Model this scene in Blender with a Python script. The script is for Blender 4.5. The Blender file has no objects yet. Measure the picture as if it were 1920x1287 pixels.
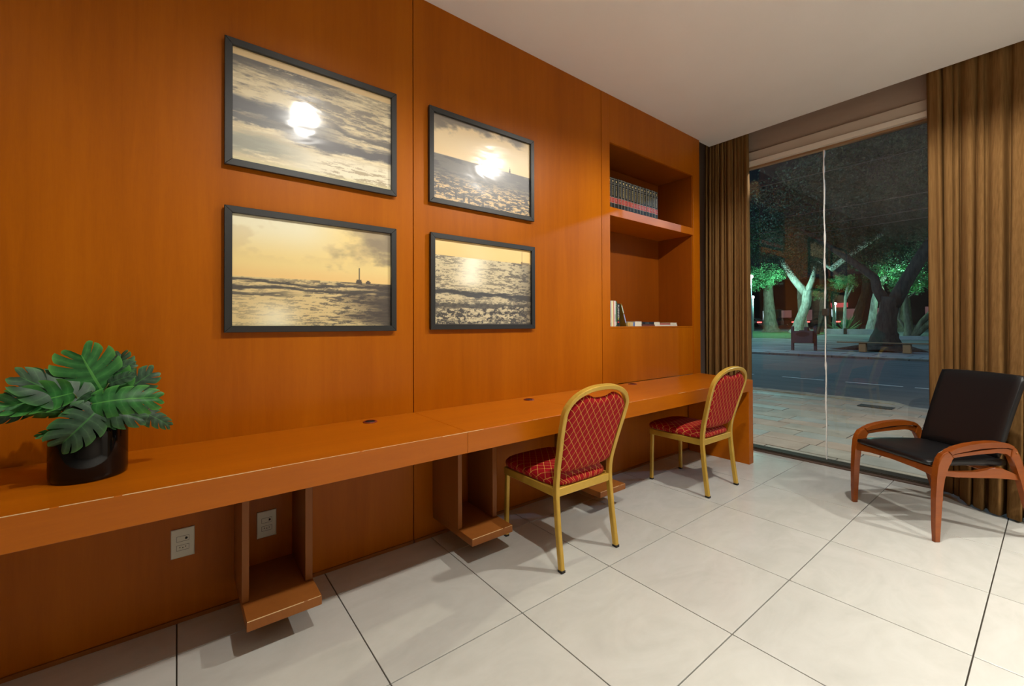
import bpy, bmesh, math, random
import numpy as np
from mathutils import Vector, Matrix

SC = bpy.context.scene
COL = SC.collection
R = math.radians
random.seed(7)

# ------------------------------------------------------------------ camera
cam = bpy.data.cameras.new('camera')
cam.sensor_fit = 'HORIZONTAL'; cam.sensor_width = 36.0
cam.lens = 797.4925 / 1920 * 36
cam.shift_x = (960 - 944.70) / 1920
cam.shift_y = -(643.5 - 604.21) / 1920
cam.clip_start = 0.05; cam.clip_end = 400
camo = bpy.data.objects.new('camera', cam); COL.objects.link(camo)
yaw, pitch, roll = R(52.52436), R(0.49295), R(-0.19007)
fwd = Vector((math.cos(yaw) * math.cos(pitch), math.sin(yaw) * math.cos(pitch), math.sin(pitch)))
rgt = Vector((math.sin(yaw), -math.cos(yaw), 0)); upv = rgt.cross(fwd)
r2 = rgt * math.cos(roll) + upv * math.sin(roll); u2 = -rgt * math.sin(roll) + upv * math.cos(roll)
m = Matrix((r2, u2, -fwd)).transposed().to_4x4()
m.translation = Vector((0.0, -2.27559, 1.25257)); camo.matrix_world = m
SC.camera = camo

# ------------------------------------------------------------------ world, exposure
SC.view_settings.view_transform = 'Standard'
SC.view_settings.look = 'None'
SC.view_settings.exposure = 0.0
SC.view_settings.gamma = 1.0
SC.view_settings.use_curve_mapping = False
SC.cycles.sample_clamp_indirect = 6.0
SC.cycles.sample_clamp_direct = 0.0
SC.cycles.max_bounces = 10
SC.cycles.diffuse_bounces = 5
SC.cycles.caustics_reflective = False
SC.cycles.caustics_refractive = False
world = bpy.data.worlds.new('night_sky'); SC.world = world
world.use_nodes = True
bg = world.node_tree.nodes['Background']
bg.inputs[0].default_value = (0.010, 0.016, 0.022, 1); bg.inputs[1].default_value = 0.6

# ------------------------------------------------------------------ interior downlights and night lighting
WARM = (1.0, 0.955, 0.87)
def light(name, kind, loc, energy, color=(1, 1, 1), radius=0.05, target=None, spot=None, blend=0.3):
    l = bpy.data.lights.new(name, kind); l.energy = energy; l.color = color
    l.shadow_soft_size = radius
    if kind == 'SPOT':
        l.spot_size = R(spot or 150); l.spot_blend = blend
    o = bpy.data.objects.new(name, l); COL.objects.link(o); o.location = loc
    if target is not None:
        d = Vector(target) - Vector(loc)
        o.rotation_euler = d.to_track_quat('-Z', 'Y').to_euler()
    return o
LAMPS = [(-1.10, -1.95, 5, .6), (0.91, -1.95, 138, .50), (2.94, -1.88, 172, .30),
         (-2.0, -4.6, 25, .6), (0.0, -4.6, 150, .6), (2.0, -4.6, 520, .6), (3.7, -4.6, 480, .6)]
for i, (lx, ly, le, lb) in enumerate(LAMPS):
    light('downlight_lamp', 'SPOT', (lx, ly, 3.165), le, WARM, 0.035, spot=158 if ly > -3 else 112, blend=lb)
# outside: floodlight under the facade canopy, street lamps over the road
light('canopy_flood', 'SPOT', (5.55, -0.75, 3.3), 330, (1.0, 0.9, 0.72), 0.05, spot=150, blend=0.4)
light('canopy_flood', 'SPOT', (5.55, -3.6, 3.3), 240, (1.0, 0.9, 0.72), 0.05, spot=150, blend=0.4)
light('street_lamp_light', 'POINT', (20.0, 13.0, 8.0), 3600, (0.42, 0.68, 1.0), 0.15)
light('street_lamp_light', 'POINT', (19.0, -9.0, 8.0), 2600, (0.42, 0.68, 1.0), 0.15)

# ------------------------------------------------------------------ material helpers
def newmat(name):
    mt = bpy.data.materials.new(name); mt.use_nodes = True
    nt = mt.node_tree; b = nt.nodes['Principled BSDF']
    return mt, nt, b
def setp(b, **k):
    for a, v in k.items():
        n = a.replace('_', ' ')
        for key in (n, n.title(), n.capitalize()):
            if key in b.inputs:
                b.inputs[key].default_value = v; break
        else:
            lut = {'specular': 'Specular IOR Level', 'base': 'Base Color', 'coat': 'Coat Weight', 'coatr': 'Coat Roughness',
                   'sheen': 'Sheen Weight', 'emis': 'Emission Color', 'emiss': 'Emission Strength', 'trans': 'Transmission Weight'}
            b.inputs[lut[a]].default_value = v
def c4(c): return (c[0], c[1], c[2], 1.0)
def srgb(r, g, b):
    f = lambda v: (v / 255 / 12.92) if v / 255 <= 0.04045 else ((v / 255 + 0.055) / 1.055) ** 2.4
    return (f(r), f(g), f(b))
def plain(name, col, rough=0.5, metal=0.0, **k):
    mt, nt, b = newmat(name); setp(b, base=c4(col), roughness=rough, metallic=metal, **k); return mt
def coords(nt, kind='Object', scale=(1, 1, 1), rot=(0, 0, 0)):
    tc = nt.nodes.new('ShaderNodeTexCoord'); mp = nt.nodes.new('ShaderNodeMapping')
    mp.inputs['Scale'].default_value = scale; mp.inputs['Rotation'].default_value = rot
    nt.links.new(tc.outputs[kind], mp.inputs[0]); return mp.outputs[0]
def noise(nt, vec, scale, detail=4, rough=0.55, dist=0.0):
    n = nt.nodes.new('ShaderNodeTexNoise'); n.inputs['Scale'].default_value = scale
    n.inputs['Detail'].default_value = detail; n.inputs['Roughness'].default_value = rough
    n.inputs['Distortion'].default_value = dist
    nt.links.new(vec, n.inputs['Vector']); return n.outputs['Fac']
def ramp(nt, fac, stops):
    r = nt.nodes.new('ShaderNodeValToRGB'); els = r.color_ramp.elements
    while len(els) < len(stops): els.new(0.5)
    for e, (p, c) in zip(els, stops): e.position = p; e.color = c4(c)
    nt.links.new(fac, r.inputs[0]); return r.outputs[0]
def mixc(nt, a, b, fac, mode='MIX'):
    mx = nt.nodes.new('ShaderNodeMix'); mx.data_type = 'RGBA'; mx.blend_type = mode
    for sock, v in ((mx.inputs[0], fac), (mx.inputs[6], a), (mx.inputs[7], b)):
        if isinstance(v, (int, float)): sock.default_value = v
        elif isinstance(v, tuple): sock.default_value = c4(v)
        else: nt.links.new(v, sock)
    return mx.outputs[2]
def math_(nt, op, a, b=None, c=None):
    n = nt.nodes.new('ShaderNodeMath'); n.operation = op
    for i, v in enumerate((a, b, c)):
        if v is None: continue
        if isinstance(v, (int, float)): n.inputs[i].default_value = v
        else: nt.links.new(v, n.inputs[i])
    return n.outputs[0]
def bump(nt, b, h, strength=0.1, dist=0.002):
    bp = nt.nodes.new('ShaderNodeBump'); bp.inputs['Strength'].default_value = strength
    bp.inputs['Distance'].default_value = dist
    nt.links.new(h, bp.inputs['Height']); nt.links.new(bp.outputs[0], b.inputs['Normal'])

def wood(name, dark, mid, light_, grain='z', rough=0.38, spec=0.5, coat=0.0, fine=1.0):
    mt, nt, b = newmat(name)
    s = {'z': (9, 9, 0.55), 'x': (0.55, 9, 9), 'y': (9, 0.55, 9)}[grain]
    v = coords(nt, 'Object', s)
    big = noise(nt, coords(nt, 'Object', tuple(q * 0.16 for q in s)), 2.2, 3, 0.5, 0.4)
    med = noise(nt, v, 3.0, 6, 0.6, 0.6)
    fin = noise(nt, coords(nt, 'Object', tuple(q * 5 for q in s)), 6.0, 3, 0.6)
    f = math_(nt, 'ADD', math_(nt, 'MULTIPLY', big, 0.55), math_(nt, 'MULTIPLY', med, 0.30))
    f = math_(nt, 'ADD', f, math_(nt, 'MULTIPLY', fin, 0.15 * fine))
    col = ramp(nt, f, [(0.30, dark), (0.50, mid), (0.70, light_)])
    nt.links.new(col, b.inputs['Base Color'])
    setp(b, roughness=rough, specular=spec, coat=coat, coatr=0.15)
    bump(nt, b, fin, 0.06, 0.001)
    return mt

M = {}
M['panel'] = wood('wood_panel', (0.315, 0.075, 0.0008), (0.40, 0.102, 0.0010), (0.47, 0.130, 0.0018), 'z', 0.36, 0.17)
M['desk'] = wood('wood_desk', (0.37, 0.090, 0.0014), (0.44, 0.112, 0.0018), (0.50, 0.135, 0.0026), 'x', 0.33, 0.25)
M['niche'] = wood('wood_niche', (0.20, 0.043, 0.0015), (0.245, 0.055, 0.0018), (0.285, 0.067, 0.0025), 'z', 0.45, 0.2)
M['brace'] = wood('wood_brace', (0.22, 0.070, 0.012), (0.27, 0.088, 0.016), (0.32, 0.11, 0.022), 'z', 0.45, 0.3)
M['chairwood'] = wood('chair_wood', (0.15, 0.030, 0.003), (0.23, 0.052, 0.005), (0.31, 0.078, 0.008), 'y', 0.28, 0.35, 0.2)
M['seam'] = plain('seam_dark', (0.02, 0.012, 0.008), 0.8)  # dark backing board showing through the panel joints
M['wear'] = plain('worn_edge', (0.75, 0.52, 0.27), 0.6)
M['frame'] = plain('picture_frame', (0.018, 0.019, 0.019), 0.42, specular=0.5)
M['white_plate'] = plain('outlet_plastic', (0.66, 0.63, 0.52), 0.35)
M['dark_hole'] = plain('dark_hole', (0.012, 0.010, 0.008), 0.7)
M['grommet'] = plain('grommet_plastic', (0.20, 0.025, 0.012), 0.4)
M['rubber'] = plain('black_rubber', (0.012, 0.011, 0.010), 0.6)
M['alu'] = plain('dark_rail', (0.045, 0.036, 0.026), 0.6, 0.0, specular=0.2)
M['threshold'] = plain('threshold_stone', (0.10, 0.062, 0.042), 0.5)
M['head_light'] = plain('head_rail_paint', (0.70, 0.63, 0.54), 0.5)
M['head_dark'] = plain('lintel_paint', (0.50, 0.42, 0.34), 0.6)
M['recess'] = plain('recess_paint', (0.36, 0.27, 0.21), 0.8)
M['wallpaint'] = plain('wall_paint', (0.24, 0.20, 0.16), 0.8)
M['silicone'] = plain('silicone_joint', (0.80, 0.80, 0.76), 0.35)
M['lamp_ring'] = plain('downlight_ring', (0.7, 0.7, 0.68), 0.4)
mt, nt, b = newmat('lamp_glow'); setp(b, base=(1, 1, 1, 1), emis=c4((1, 0.9, 0.72)), emiss=40.0); M['lamp_glow'] = mt

# ceiling: painted plaster
mt, nt, b = newmat('ceiling_paint')
n = noise(nt, coords(nt, 'Object'), 1.3, 3)
nt.links.new(ramp(nt, n, [(0.3, (0.84, 0.82, 0.79)), (0.7, (0.88, 0.86, 0.83))]), b.inputs['Base Color'])
setp(b, roughness=0.85); M['ceiling'] = mt

# floor tile: cream polished porcelain with soft veining
mt, nt, b = newmat('floor_tile')
oi = nt.nodes.new('ShaderNodeObjectInfo')
tc = nt.nodes.new('ShaderNodeTexCoord')
va = nt.nodes.new('ShaderNodeVectorMath'); va.operation = 'ADD'
nt.links.new(tc.outputs['Object'], va.inputs[0])
cm = nt.nodes.new('ShaderNodeCombineXYZ')
nt.links.new(math_(nt, 'MULTIPLY', oi.outputs['Random'], 37.0), cm.inputs[0])
nt.links.new(math_(nt, 'MULTIPLY', oi.outputs['Random'], 91.0), cm.inputs[1])
nt.links.new(cm.outputs[0], va.inputs[1])
mp = nt.nodes.new('ShaderNodeMapping'); mp.inputs['Scale'].default_value = (1.0, 1.9, 1.0); mp.inputs['Rotation'].default_value = (0, 0, 0.6)
nt.links.new(va.outputs[0], mp.inputs[0])
n1 = noise(nt, mp.outputs[0], 2.4, 6, 0.6, 1.6)
n2 = noise(nt, mp.outputs[0], 9.0, 5, 0.6, 0.8)
f = math_(nt, 'ADD', math_(nt, 'MULTIPLY', n1, 0.75), math_(nt, 'MULTIPLY', n2, 0.25))
nt.links.new(ramp(nt, f, [(0.30, (0.495, 0.495, 0.455)), (0.47, (0.535, 0.535, 0.495)), (0.56, (0.555, 0.555, 0.515)), (0.7, (0.58, 0.58, 0.545))]), b.inputs['Base Color'])
setp(b, roughness=0.16, specular=0.42); M['tile'] = mt
M['grout'] = plain('floor_grout', (0.13, 0.11, 0.085), 0.9)

# curtain velvet
mt, nt, b = newmat('curtain_velvet')
n = noise(nt, coords(nt, 'Object', (30, 30, 1.2)), 4.0, 4)
nt.links.new(ramp(nt, n, [(0.3, (0.150, 0.077, 0.025)), (0.7, (0.225, 0.121, 0.043))]), b.inputs['Base Color'])
setp(b, roughness=0.9, specular=0.05); M['curtain'] = mt

# chair fabric: red with gold lattice, drawn in UV metres
mt, nt, b = newmat('lattice_fabric')
uv = nt.nodes.new('ShaderNodeUVMap'); sp = nt.nodes.new('ShaderNodeSeparateXYZ'); nt.links.new(uv.outputs[0], sp.inputs[0])
def lattice(sign):
    a = math_(nt, 'ADD', math_(nt, 'MULTIPLY', sp.outputs[0], 1 / 0.047), math_(nt, 'MULTIPLY', sp.outputs[1], sign / 0.060))
    fr = math_(nt, 'FRACT', math_(nt, 'ADD', a, 50.0))
    return math_(nt, 'LESS_THAN', math_(nt, 'ABSOLUTE', math_(nt, 'SUBTRACT', fr, 0.5)), 0.042)
ln = math_(nt, 'MAXIMUM', lattice(1), lattice(-1))
both = math_(nt, 'MULTIPLY', lattice(1), lattice(-1))
wn = noise(nt, coords(nt, 'Object'), 180.0, 2)
red = ramp(nt, wn, [(0.3, (0.26, 0.004, 0.009)), (0.7, (0.39, 0.008, 0.014))])
gold = mixc(nt, (0.60, 0.29, 0.06), (0.80, 0.50, 0.15), both)
nt.links.new(mixc(nt, red, gold, math_(nt, 'MULTIPLY', ln, 0.85)), b.inputs['Base Color'])
setp(b, roughness=0.7, specular=0.15); bump(nt, b, wn, 0.15, 0.001); M['fabric'] = mt
mt, nt, b = newmat('gold_metal')
n = noise(nt, coords(nt, 'Object'), 9.0, 3)
nt.links.new(ramp(nt, n, [(0.3, (0.56, 0.34, 0.045)), (0.7, (0.66, 0.41, 0.065))]), b.inputs['Base Color'])
setp(b, roughness=0.34, metallic=0.30, specular=0.5); M['gold'] = mt
# black leather
mt, nt, b = newmat('black_leather')
vo = nt.nodes.new('ShaderNodeTexVoronoi'); vo.inputs['Scale'].default_value = 320.0
nt.links.new(coords(nt, 'Object'), vo.inputs['Vector'])
setp(b, base=(0.008, 0.008, 0.009, 1), roughness=0.33, specular=0.42); bump(nt, b, vo.outputs['Distance'], 0.18, 0.0008); M['leather'] = mt
M['pot'] = plain('black_glaze', (0.003, 0.003, 0.003), 0.07, specular=0.35)
M['soil'] = plain('soil', (0.02, 0.014, 0.008), 0.9)
# monstera leaf
def leafmat(name, ca, cb, edge):
    mt, nt, b = newmat(name)
    uv = nt.nodes.new('ShaderNodeUVMap'); sp = nt.nodes.new('ShaderNodeSeparateXYZ'); nt.links.new(uv.outputs[0], sp.inputs[0])
    n = noise(nt, coords(nt, 'Object'), 60.0, 3)
    col = ramp(nt, n, [(0.3, ca), (0.7, cb)])
    rib = math_(nt, 'LESS_THAN', sp.outputs[0], 0.04)
    vn = math_(nt, 'SUBTRACT', 1.0, math_(nt, 'MULTIPLY', math_(nt, 'ABSOLUTE', math_(nt, 'SUBTRACT', sp.outputs[1], 0.5)), 2.0))
    col = mixc(nt, tuple(q * 0.5 for q in ca), col, math_(nt, 'ADD', 0.25, math_(nt, 'MULTIPLY', vn, 0.75)))
    col = mixc(nt, col, (0.10, 0.20, 0.08), math_(nt, 'MULTIPLY', math_(nt, 'POWER', vn, 14.0), 0.30))
    col = mixc(nt, col, edge, math_(nt, 'MULTIPLY', rib, 0.6))
    ed = math_(nt, 'POWER', sp.outputs[0], 7.0)
    col = mixc(nt, col, edge, math_(nt, 'MULTIPLY', ed, 0.75))
    nt.links.new(col, b.inputs['Base Color'])
    setp(b, roughness=0.45, specular=0.28)
    return mt
M['leaf_dark'] = leafmat('leaf_dark', (0.022, 0.062, 0.030), (0.050, 0.105, 0.058), (0.055, 0.20, 0.045))
M['leaf_bright'] = leafmat('leaf_bright', (0.016, 0.115, 0.022), (0.035, 0.19, 0.035), (0.10, 0.33, 0.06))
M['stem'] = plain('leaf_stem', (0.10, 0.11, 0.03), 0.5)
# glass: clear sheet that mirrors by Fresnel
mt, nt, b = newmat('window_glass')
nt.nodes.remove(b); out = nt.nodes['Material Output']
tr = nt.nodes.new('ShaderNodeBsdfTransparent'); tr.inputs[0].default_value = (0.93, 0.95, 0.94, 1)
gl = nt.nodes.new('ShaderNodeBsdfGlossy'); gl.inputs['Roughness'].default_value = 0.0
gl.inputs[0].default_value = (1, 1, 1, 1)
fr = nt.nodes.new('ShaderNodeFresnel'); fr.inputs[0].default_value = 1.5
ms = nt.nodes.new('ShaderNodeMixShader'); nt.links.new(fr.outputs[0], ms.inputs[0]); nt.links.new(tr.outputs[0], ms.inputs[1]); nt.links.new(gl.outputs[0], ms.inputs[2])
# thin dust film on the glass
df = nt.nodes.new('ShaderNodeBsdfDiffuse'); df.inputs[0].default_value = (0.75, 0.78, 0.8, 1)
ms2 = nt.nodes.new('ShaderNodeMixShader')
dn = noise(nt, coords(nt, 'Object', (1, 3.5, 1.1)), 2.2, 8, 0.7, 0.8)
nt.links.new(math_(nt, 'MULTIPLY', math_(nt, 'POWER', dn, 3.0), 0.035), ms2.inputs[0])
nt.links.new(ms.outputs[0], ms2.inputs[1]); nt.links.new(df.outputs[0], ms2.inputs[2])
nt.links.new(ms2.outputs[0], out.inputs[0]); M['glass'] = mt

def ground(name, a, b_, scale, rough=0.85, stretch=(1, 1, 1), detail=6):
    mt, nt, b = newmat(name)
    n = noise(nt, coords(nt, 'Object', stretch), scale, detail, 0.6, 0.3)
    nt.links.new(ramp(nt, n, [(0.32, a), (0.68, b_)]), b.inputs['Base Color'])
    setp(b, roughness=rough, specular=0.3); return mt
M['slab'] = ground('pavement_slab', (0.22, 0.205, 0.18), (0.36, 0.33, 0.29), 3.0, 0.55, (1, 1, 1))
M['slab2'] = ground('pavement_slab_rosy', (0.28, 0.22, 0.18), (0.38, 0.31, 0.26), 3.0, 0.6)
M['slab3'] = ground('pavement_slab_grey', (0.20, 0.21, 0.20), (0.31, 0.31, 0.30), 3.0, 0.5)
M['slab_joint'] = plain('pavement_joint', (0.10, 0.09, 0.08), 0.9)
M['kerb'] = ground('kerb_stone', (0.20, 0.19, 0.15), (0.36, 0.34, 0.27), 5.0)
M['asphalt'] = ground('asphalt', (0.07, 0.076, 0.082), (0.12, 0.126, 0.132), 3.0, 0.8, (0.8, 0.06, 1))
M['lane_paint'] = plain('lane_paint', (0.62, 0.64, 0.62), 0.7)
M['earth'] = ground('park_earth', (0.10, 0.12, 0.125), (0.34, 0.36, 0.36), 1.2, 0.9, (1, 0.35, 1), 8)
M['grass'] = ground('park_grass', (0.05, 0.13, 0.05), (0.11, 0.24, 0.09), 4.0, 0.9)
M['farpave'] = ground('far_pavement_slab', (0.22, 0.23, 0.23), (0.30, 0.31, 0.31), 2.0, 0.8)
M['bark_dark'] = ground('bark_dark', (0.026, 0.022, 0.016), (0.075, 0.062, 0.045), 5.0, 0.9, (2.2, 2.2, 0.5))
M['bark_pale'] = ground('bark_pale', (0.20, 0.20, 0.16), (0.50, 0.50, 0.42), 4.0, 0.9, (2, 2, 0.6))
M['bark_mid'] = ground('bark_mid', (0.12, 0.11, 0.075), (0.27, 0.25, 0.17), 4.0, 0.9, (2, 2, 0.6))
M['foliage'] = ground('foliage', (0.013, 0.034, 0.017), (0.030, 0.075, 0.032), 1.6, 0.7)  # crown leaves, night shade put into the dark green
M['foliage_lit'] = ground('foliage_lamplit', (0.06, 0.22, 0.08), (0.18, 0.46, 0.17), 1.6, 0.7)  # same leaves brightened, lamplight put into the colour
M['bin'] = plain('bin_paint', (0.040, 0.042, 0.048), 0.6)
M['concrete'] = ground('planter_concrete', (0.28, 0.29, 0.28), (0.46, 0.47, 0.45), 1.5)
M['bench_wood'] = plain('bench_wood', (0.30, 0.17, 0.08), 0.6)
M['bench_leg'] = plain('bench_leg', (0.50, 0.24, 0.09), 0.6)
M['pole'] = plain('lamp_pole', (0.35, 0.38, 0.38), 0.5)
M['wire'] = plain('wire', (0.30, 0.32, 0.33), 0.5)
mt, nt, b = newmat('park_lamp_glow'); setp(b, base=(1, 1, 1, 1), emis=c4((0.75, 1.0, 0.97)), emiss=90.0); M['park_glow'] = mt
mt, nt, b = newmat('tail_light'); setp(b, base=(0.5, 0.02, 0.02, 1), emis=c4((1.0, 0.10, 0.09)), emiss=5.0); M['tail'] = mt
mt, nt, b = newmat('lit_window'); setp(b, base=(0.5, 0.4, 0.4, 1), emis=c4((0.9, 0.42, 0.42)), emiss=0.14); M['litwin'] = mt
mt, nt, b = newmat('lit_sign_red'); setp(b, base=(0.5, 0.05, 0.05, 1), emis=c4((1.0, 0.13, 0.16)), emiss=0.5); M['sign'] = mt
mt, nt, b = newmat('lit_panel_white'); setp(b, base=(0.7, 0.75, 0.75, 1), emis=c4((0.7, 0.9, 0.95)), emiss=0.9); M['sign_w'] = mt
M['carpaint'] = plain('white_car_paint', (0.6, 0.63, 0.65), 0.3)
M['carpaint2'] = plain('dark_car_paint', (0.12, 0.03, 0.035), 0.3)
M['carglass'] = plain('car_glass', (0.02, 0.025, 0.03), 0.1)
M['farwall'] = plain('far_facade', (0.10, 0.075, 0.075), 0.9)

# ------------------------------------------------------------------ mesh helpers
def link(o, parent=None):
    COL.objects.link(o)
    if parent is not None: o.parent = parent
    return o
def mesh(name, verts, faces, mat, parent=None, smooth=False, uvs=None, loc=None, rot=None):
    me = bpy.data.meshes.new(name); me.from_pydata([tuple(v) for v in verts], [], faces); me.update()
    for mm in (mat if isinstance(mat, list) else [mat]): me.materials.append(mm)
    if smooth:
        me.polygons.foreach_set('use_smooth', [True] * len(me.polygons))
    if uvs is not None:
        l = me.uv_layers.new(name='UVMap')
        for lp in me.loops: l.data[lp.index].uv = uvs[lp.vertex_index]
    o = bpy.data.objects.new(name, me)
    if loc is not None: o.location = loc
    if rot is not None: o.rotation_euler = rot
    return link(o, parent)
def from_bm(name, bm, mat, parent=None, smooth=False, loc=None, rot=None):
    bmesh.ops.recalc_face_normals(bm, faces=bm.faces)
    me = bpy.data.meshes.new(name); bm.to_mesh(me); bm.free()
    for mm in (mat if isinstance(mat, list) else [mat]): me.materials.append(mm)
    if smooth: me.polygons.foreach_set('use_smooth', [True] * len(me.polygons))
    o = bpy.data.objects.new(name, me)
    if loc is not None: o.location = loc
    if rot is not None: o.rotation_euler = rot
    return link(o, parent)
def bm_box(bm, x0, x1, y0, y1, z0, z1):
    vs = [bm.verts.new(p) for p in ((x0, y0, z0), (x1, y0, z0), (x1, y1, z0), (x0, y1, z0), (x0, y0, z1), (x1, y0, z1), (x1, y1, z1), (x0, y1, z1))]
    for f in ((3, 2, 1, 0), (4, 5, 6, 7), (0, 1, 5, 4), (1, 2, 6, 5), (2, 3, 7, 6), (3, 0, 4, 7)):
        bm.faces.new([vs[i] for i in f])
def box(name, x0, x1, y0, y1, z0, z1, mat, parent=None, bev=0.0, seg=1, smooth=False, loc=None, rot=None):
    bm = bmesh.new(); bm_box(bm, min(x0, x1), max(x0, x1), min(y0, y1), max(y0, y1), min(z0, z1), max(z0, z1))
    if bev > 0:
        bmesh.ops.bevel(bm, geom=list(bm.edges), offset=bev, segments=seg, profile=0.5, affect='EDGES')
    return from_bm(name, bm, mat, parent, smooth, loc, rot)
def boxes(name, lst, mat, parent=None, bev=0.0):
    bm = bmesh.new()
    for b_ in lst: bm_box(bm, *b_)
    if bev: bmesh.ops.bevel(bm, geom=list(bm.edges), offset=bev, segments=1, affect='EDGES')
    return from_bm(name, bm, mat, parent)
def prism(name, poly, axis, a0, a1, mat, parent=None, bev=0.0, seg=2, smooth=False):
    """extrude a 2D polygon. axis 'x': poly=(y,z); 'y': poly=(x,z); 'z': poly=(x,y)"""
    bm = bmesh.new()
    def P(p, a):
        return {'x': (a, p[0], p[1]), 'y': (p[0], a, p[1]), 'z': (p[0], p[1], a)}[axis]
    lo = [bm.verts.new(P(p, a0)) for p in poly]; hi = [bm.verts.new(P(p, a1)) for p in poly]
    n_ = len(poly)
    bm.faces.new(lo[::-1]); bm.faces.new(hi)
    for i in range(n_): bm.faces.new((lo[i], lo[(i + 1) % n_], hi[(i + 1) % n_], hi[i]))
    if bev:
        ed = [e for e in bm.edges if (e.verts[0] in lo) == (e.verts[1] in lo)]
        bmesh.ops.bevel(bm, geom=ed, offset=bev, segments=seg, profile=0.5, affect='EDGES')
    return from_bm(name, bm, mat, parent, smooth)
def lathe(name, prof, mat, parent=None, seg=40, loc=None, smooth=True):
    vs, fs = [], []
    for (r_, z) in prof:
        for k in range(seg):
            a = 2 * math.pi * k / seg; vs.append((r_ * math.cos(a), r_ * math.sin(a), z))
    for i in range(len(prof) - 1):
        for k in range(seg):
            fs.append((i * seg + k, i * seg + (k + 1) % seg, (i + 1) * seg + (k + 1) % seg, (i + 1) * seg + k))
    return mesh(name, vs, fs, mat, parent, smooth, loc=loc)
def tube(name, pts, radii, mat, parent=None, seg=10, smooth=True, loc=None, jag=0.0, caps=True, seed=1):
    rnd = random.Random(seed); vs, fs = [], []
    pts = [Vector(p) for p in pts]
    ref = Vector((0.31, 0.95, 0.02))
    for i, p in enumerate(pts):
        t = (pts[min(i + 1, len(pts) - 1)] - pts[max(i - 1, 0)]).normalized()
        a = ref - t * ref.dot(t)
        if a.length < 0.2: a = Vector((1, 0, 0)) - t * t.x
        a.normalize(); b_ = t.cross(a)
        for k in range(seg):
            an = 2 * math.pi * k / seg; rr = radii[i] * (1 + jag * rnd.uniform(-1, 1))
            vs.append(p + (a * math.cos(an) + b_ * math.sin(an)) * rr)
    for i in range(len(pts) - 1):
        for k in range(seg):
            fs.append((i * seg + k, i * seg + (k + 1) % seg, (i + 1) * seg + (k + 1) % seg, (i + 1) * seg + k))
    if caps:
        fs.append(tuple(range(seg - 1, -1, -1))); fs.append(tuple((len(pts) - 1) * seg + k for k in range(seg)))
    return mesh(name, vs, fs, mat, parent, smooth, loc=loc)
def barsweep(name, pts, w, d, mat, parent=None, side=None, bev=0.004, closed=False):
    """rectangular bar swept along pts; side[i] is the direction of the width w"""
    bm = bmesh.new(); rings = []
    pts = [Vector(p) for p in pts]; n_ = len(pts)
    for i, p in enumerate(pts):
        t = (pts[min(i + 1, n_ - 1)] - pts[max(i - 1, 0)]).normalized()
        dep = side - t * side.dot(t); dep.normalize(); wd = t.cross(dep).normalized()
        c = min(bev, w * .3)
        o = [(-w / 2 + c, -d / 2), (w / 2 - c, -d / 2), (w / 2, -d / 2 + c), (w / 2, d / 2 - c), (w / 2 - c, d / 2), (-w / 2 + c, d / 2), (-w / 2, d / 2 - c), (-w / 2, -d / 2 + c)]
        rings.append([bm.verts.new(p + wd * a + dep * b_) for a, b_ in o])
    for i in range(n_ - 1):
        for k in range(8): bm.faces.new((rings[i][k], rings[i][(k + 1) % 8], rings[i + 1][(k + 1) % 8], rings[i + 1][k]))
    bm.faces.new(rings[0][::-1]); bm.faces.new(rings[-1])
    return from_bm(name, bm, mat, parent, False)
def empty(name, loc=(0, 0, 0), rz=0.0):
    o = bpy.data.objects.new(name, None); COL.objects.link(o); o.location = loc; o.rotation_euler = (0, 0, rz)
    o.empty_display_size = 0.1; return o
def tag(o, label, cat, group=None):
    o['label'] = label; o['category'] = cat
    if group: o['group'] = group
    return o
def struct(o): o['kind'] = 'structure'; return o
def thing(name, label, cat, loc=(0, 0, 0), rz=0.0, group=None): return tag(empty(name, loc, rz), label, cat, group)
def copy_tree(o, parent=None):
    c = o.copy(); COL.objects.link(c)
    if parent is not None: c.parent = parent
    for ch in list(o.children): copy_tree(ch, c)
    return c

# ================================================================== ROOM SHELL
CEIL = 3.19; XE = 4.58; XG = 4.74
# floor: bedding sheet plus individual tiles
fl = struct(mesh('floor', [(-4.2, -6.6, -0.012), (4.56, -6.6, -0.012), (4.56, 0.02, -0.012), (-4.2, 0.02, -0.012)], [(0, 1, 2, 3)], M['grout']))
cols = [0.0, .594, 1.195, 1.785, 2.383, 3.003, 3.648, 4.415, 4.56]
rows = [0.0, -0.217, -0.842, -1.460, -2.068] + [-2.068 - 0.612 * k for k in range(1, 8)]
left = [-0.6 * k for k in range(7, 0, -1)]
xs = left + cols
tcache = {}
for i in range(len(xs) - 1):
    for j in range(len(rows) - 1):
        x0, x1 = xs[i], xs[i + 1]; y1, y0 = rows[j], rows[j + 1]
        if x1 < -1.3 and y0 < -3.5: pass
        g = 0.0023
        key = (round(x1 - x0, 4), round(y1 - y0, 4))
        if key not in tcache:
            w_, h_ = (x1 - x0) / 2 - g, (y1 - y0) / 2 - g
            t_ = box('tile', -w_, w_, -h_, h_, -0.010, 0.0, M['tile'], fl, bev=0.0008)
            tcache[key] = t_.data
        else:
            t_ = bpy.data.objects.new('tile', tcache[key]); link(t_, fl)
        t_.location = ((x0 + x1) / 2, (y0 + y1) / 2, 0)
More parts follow.
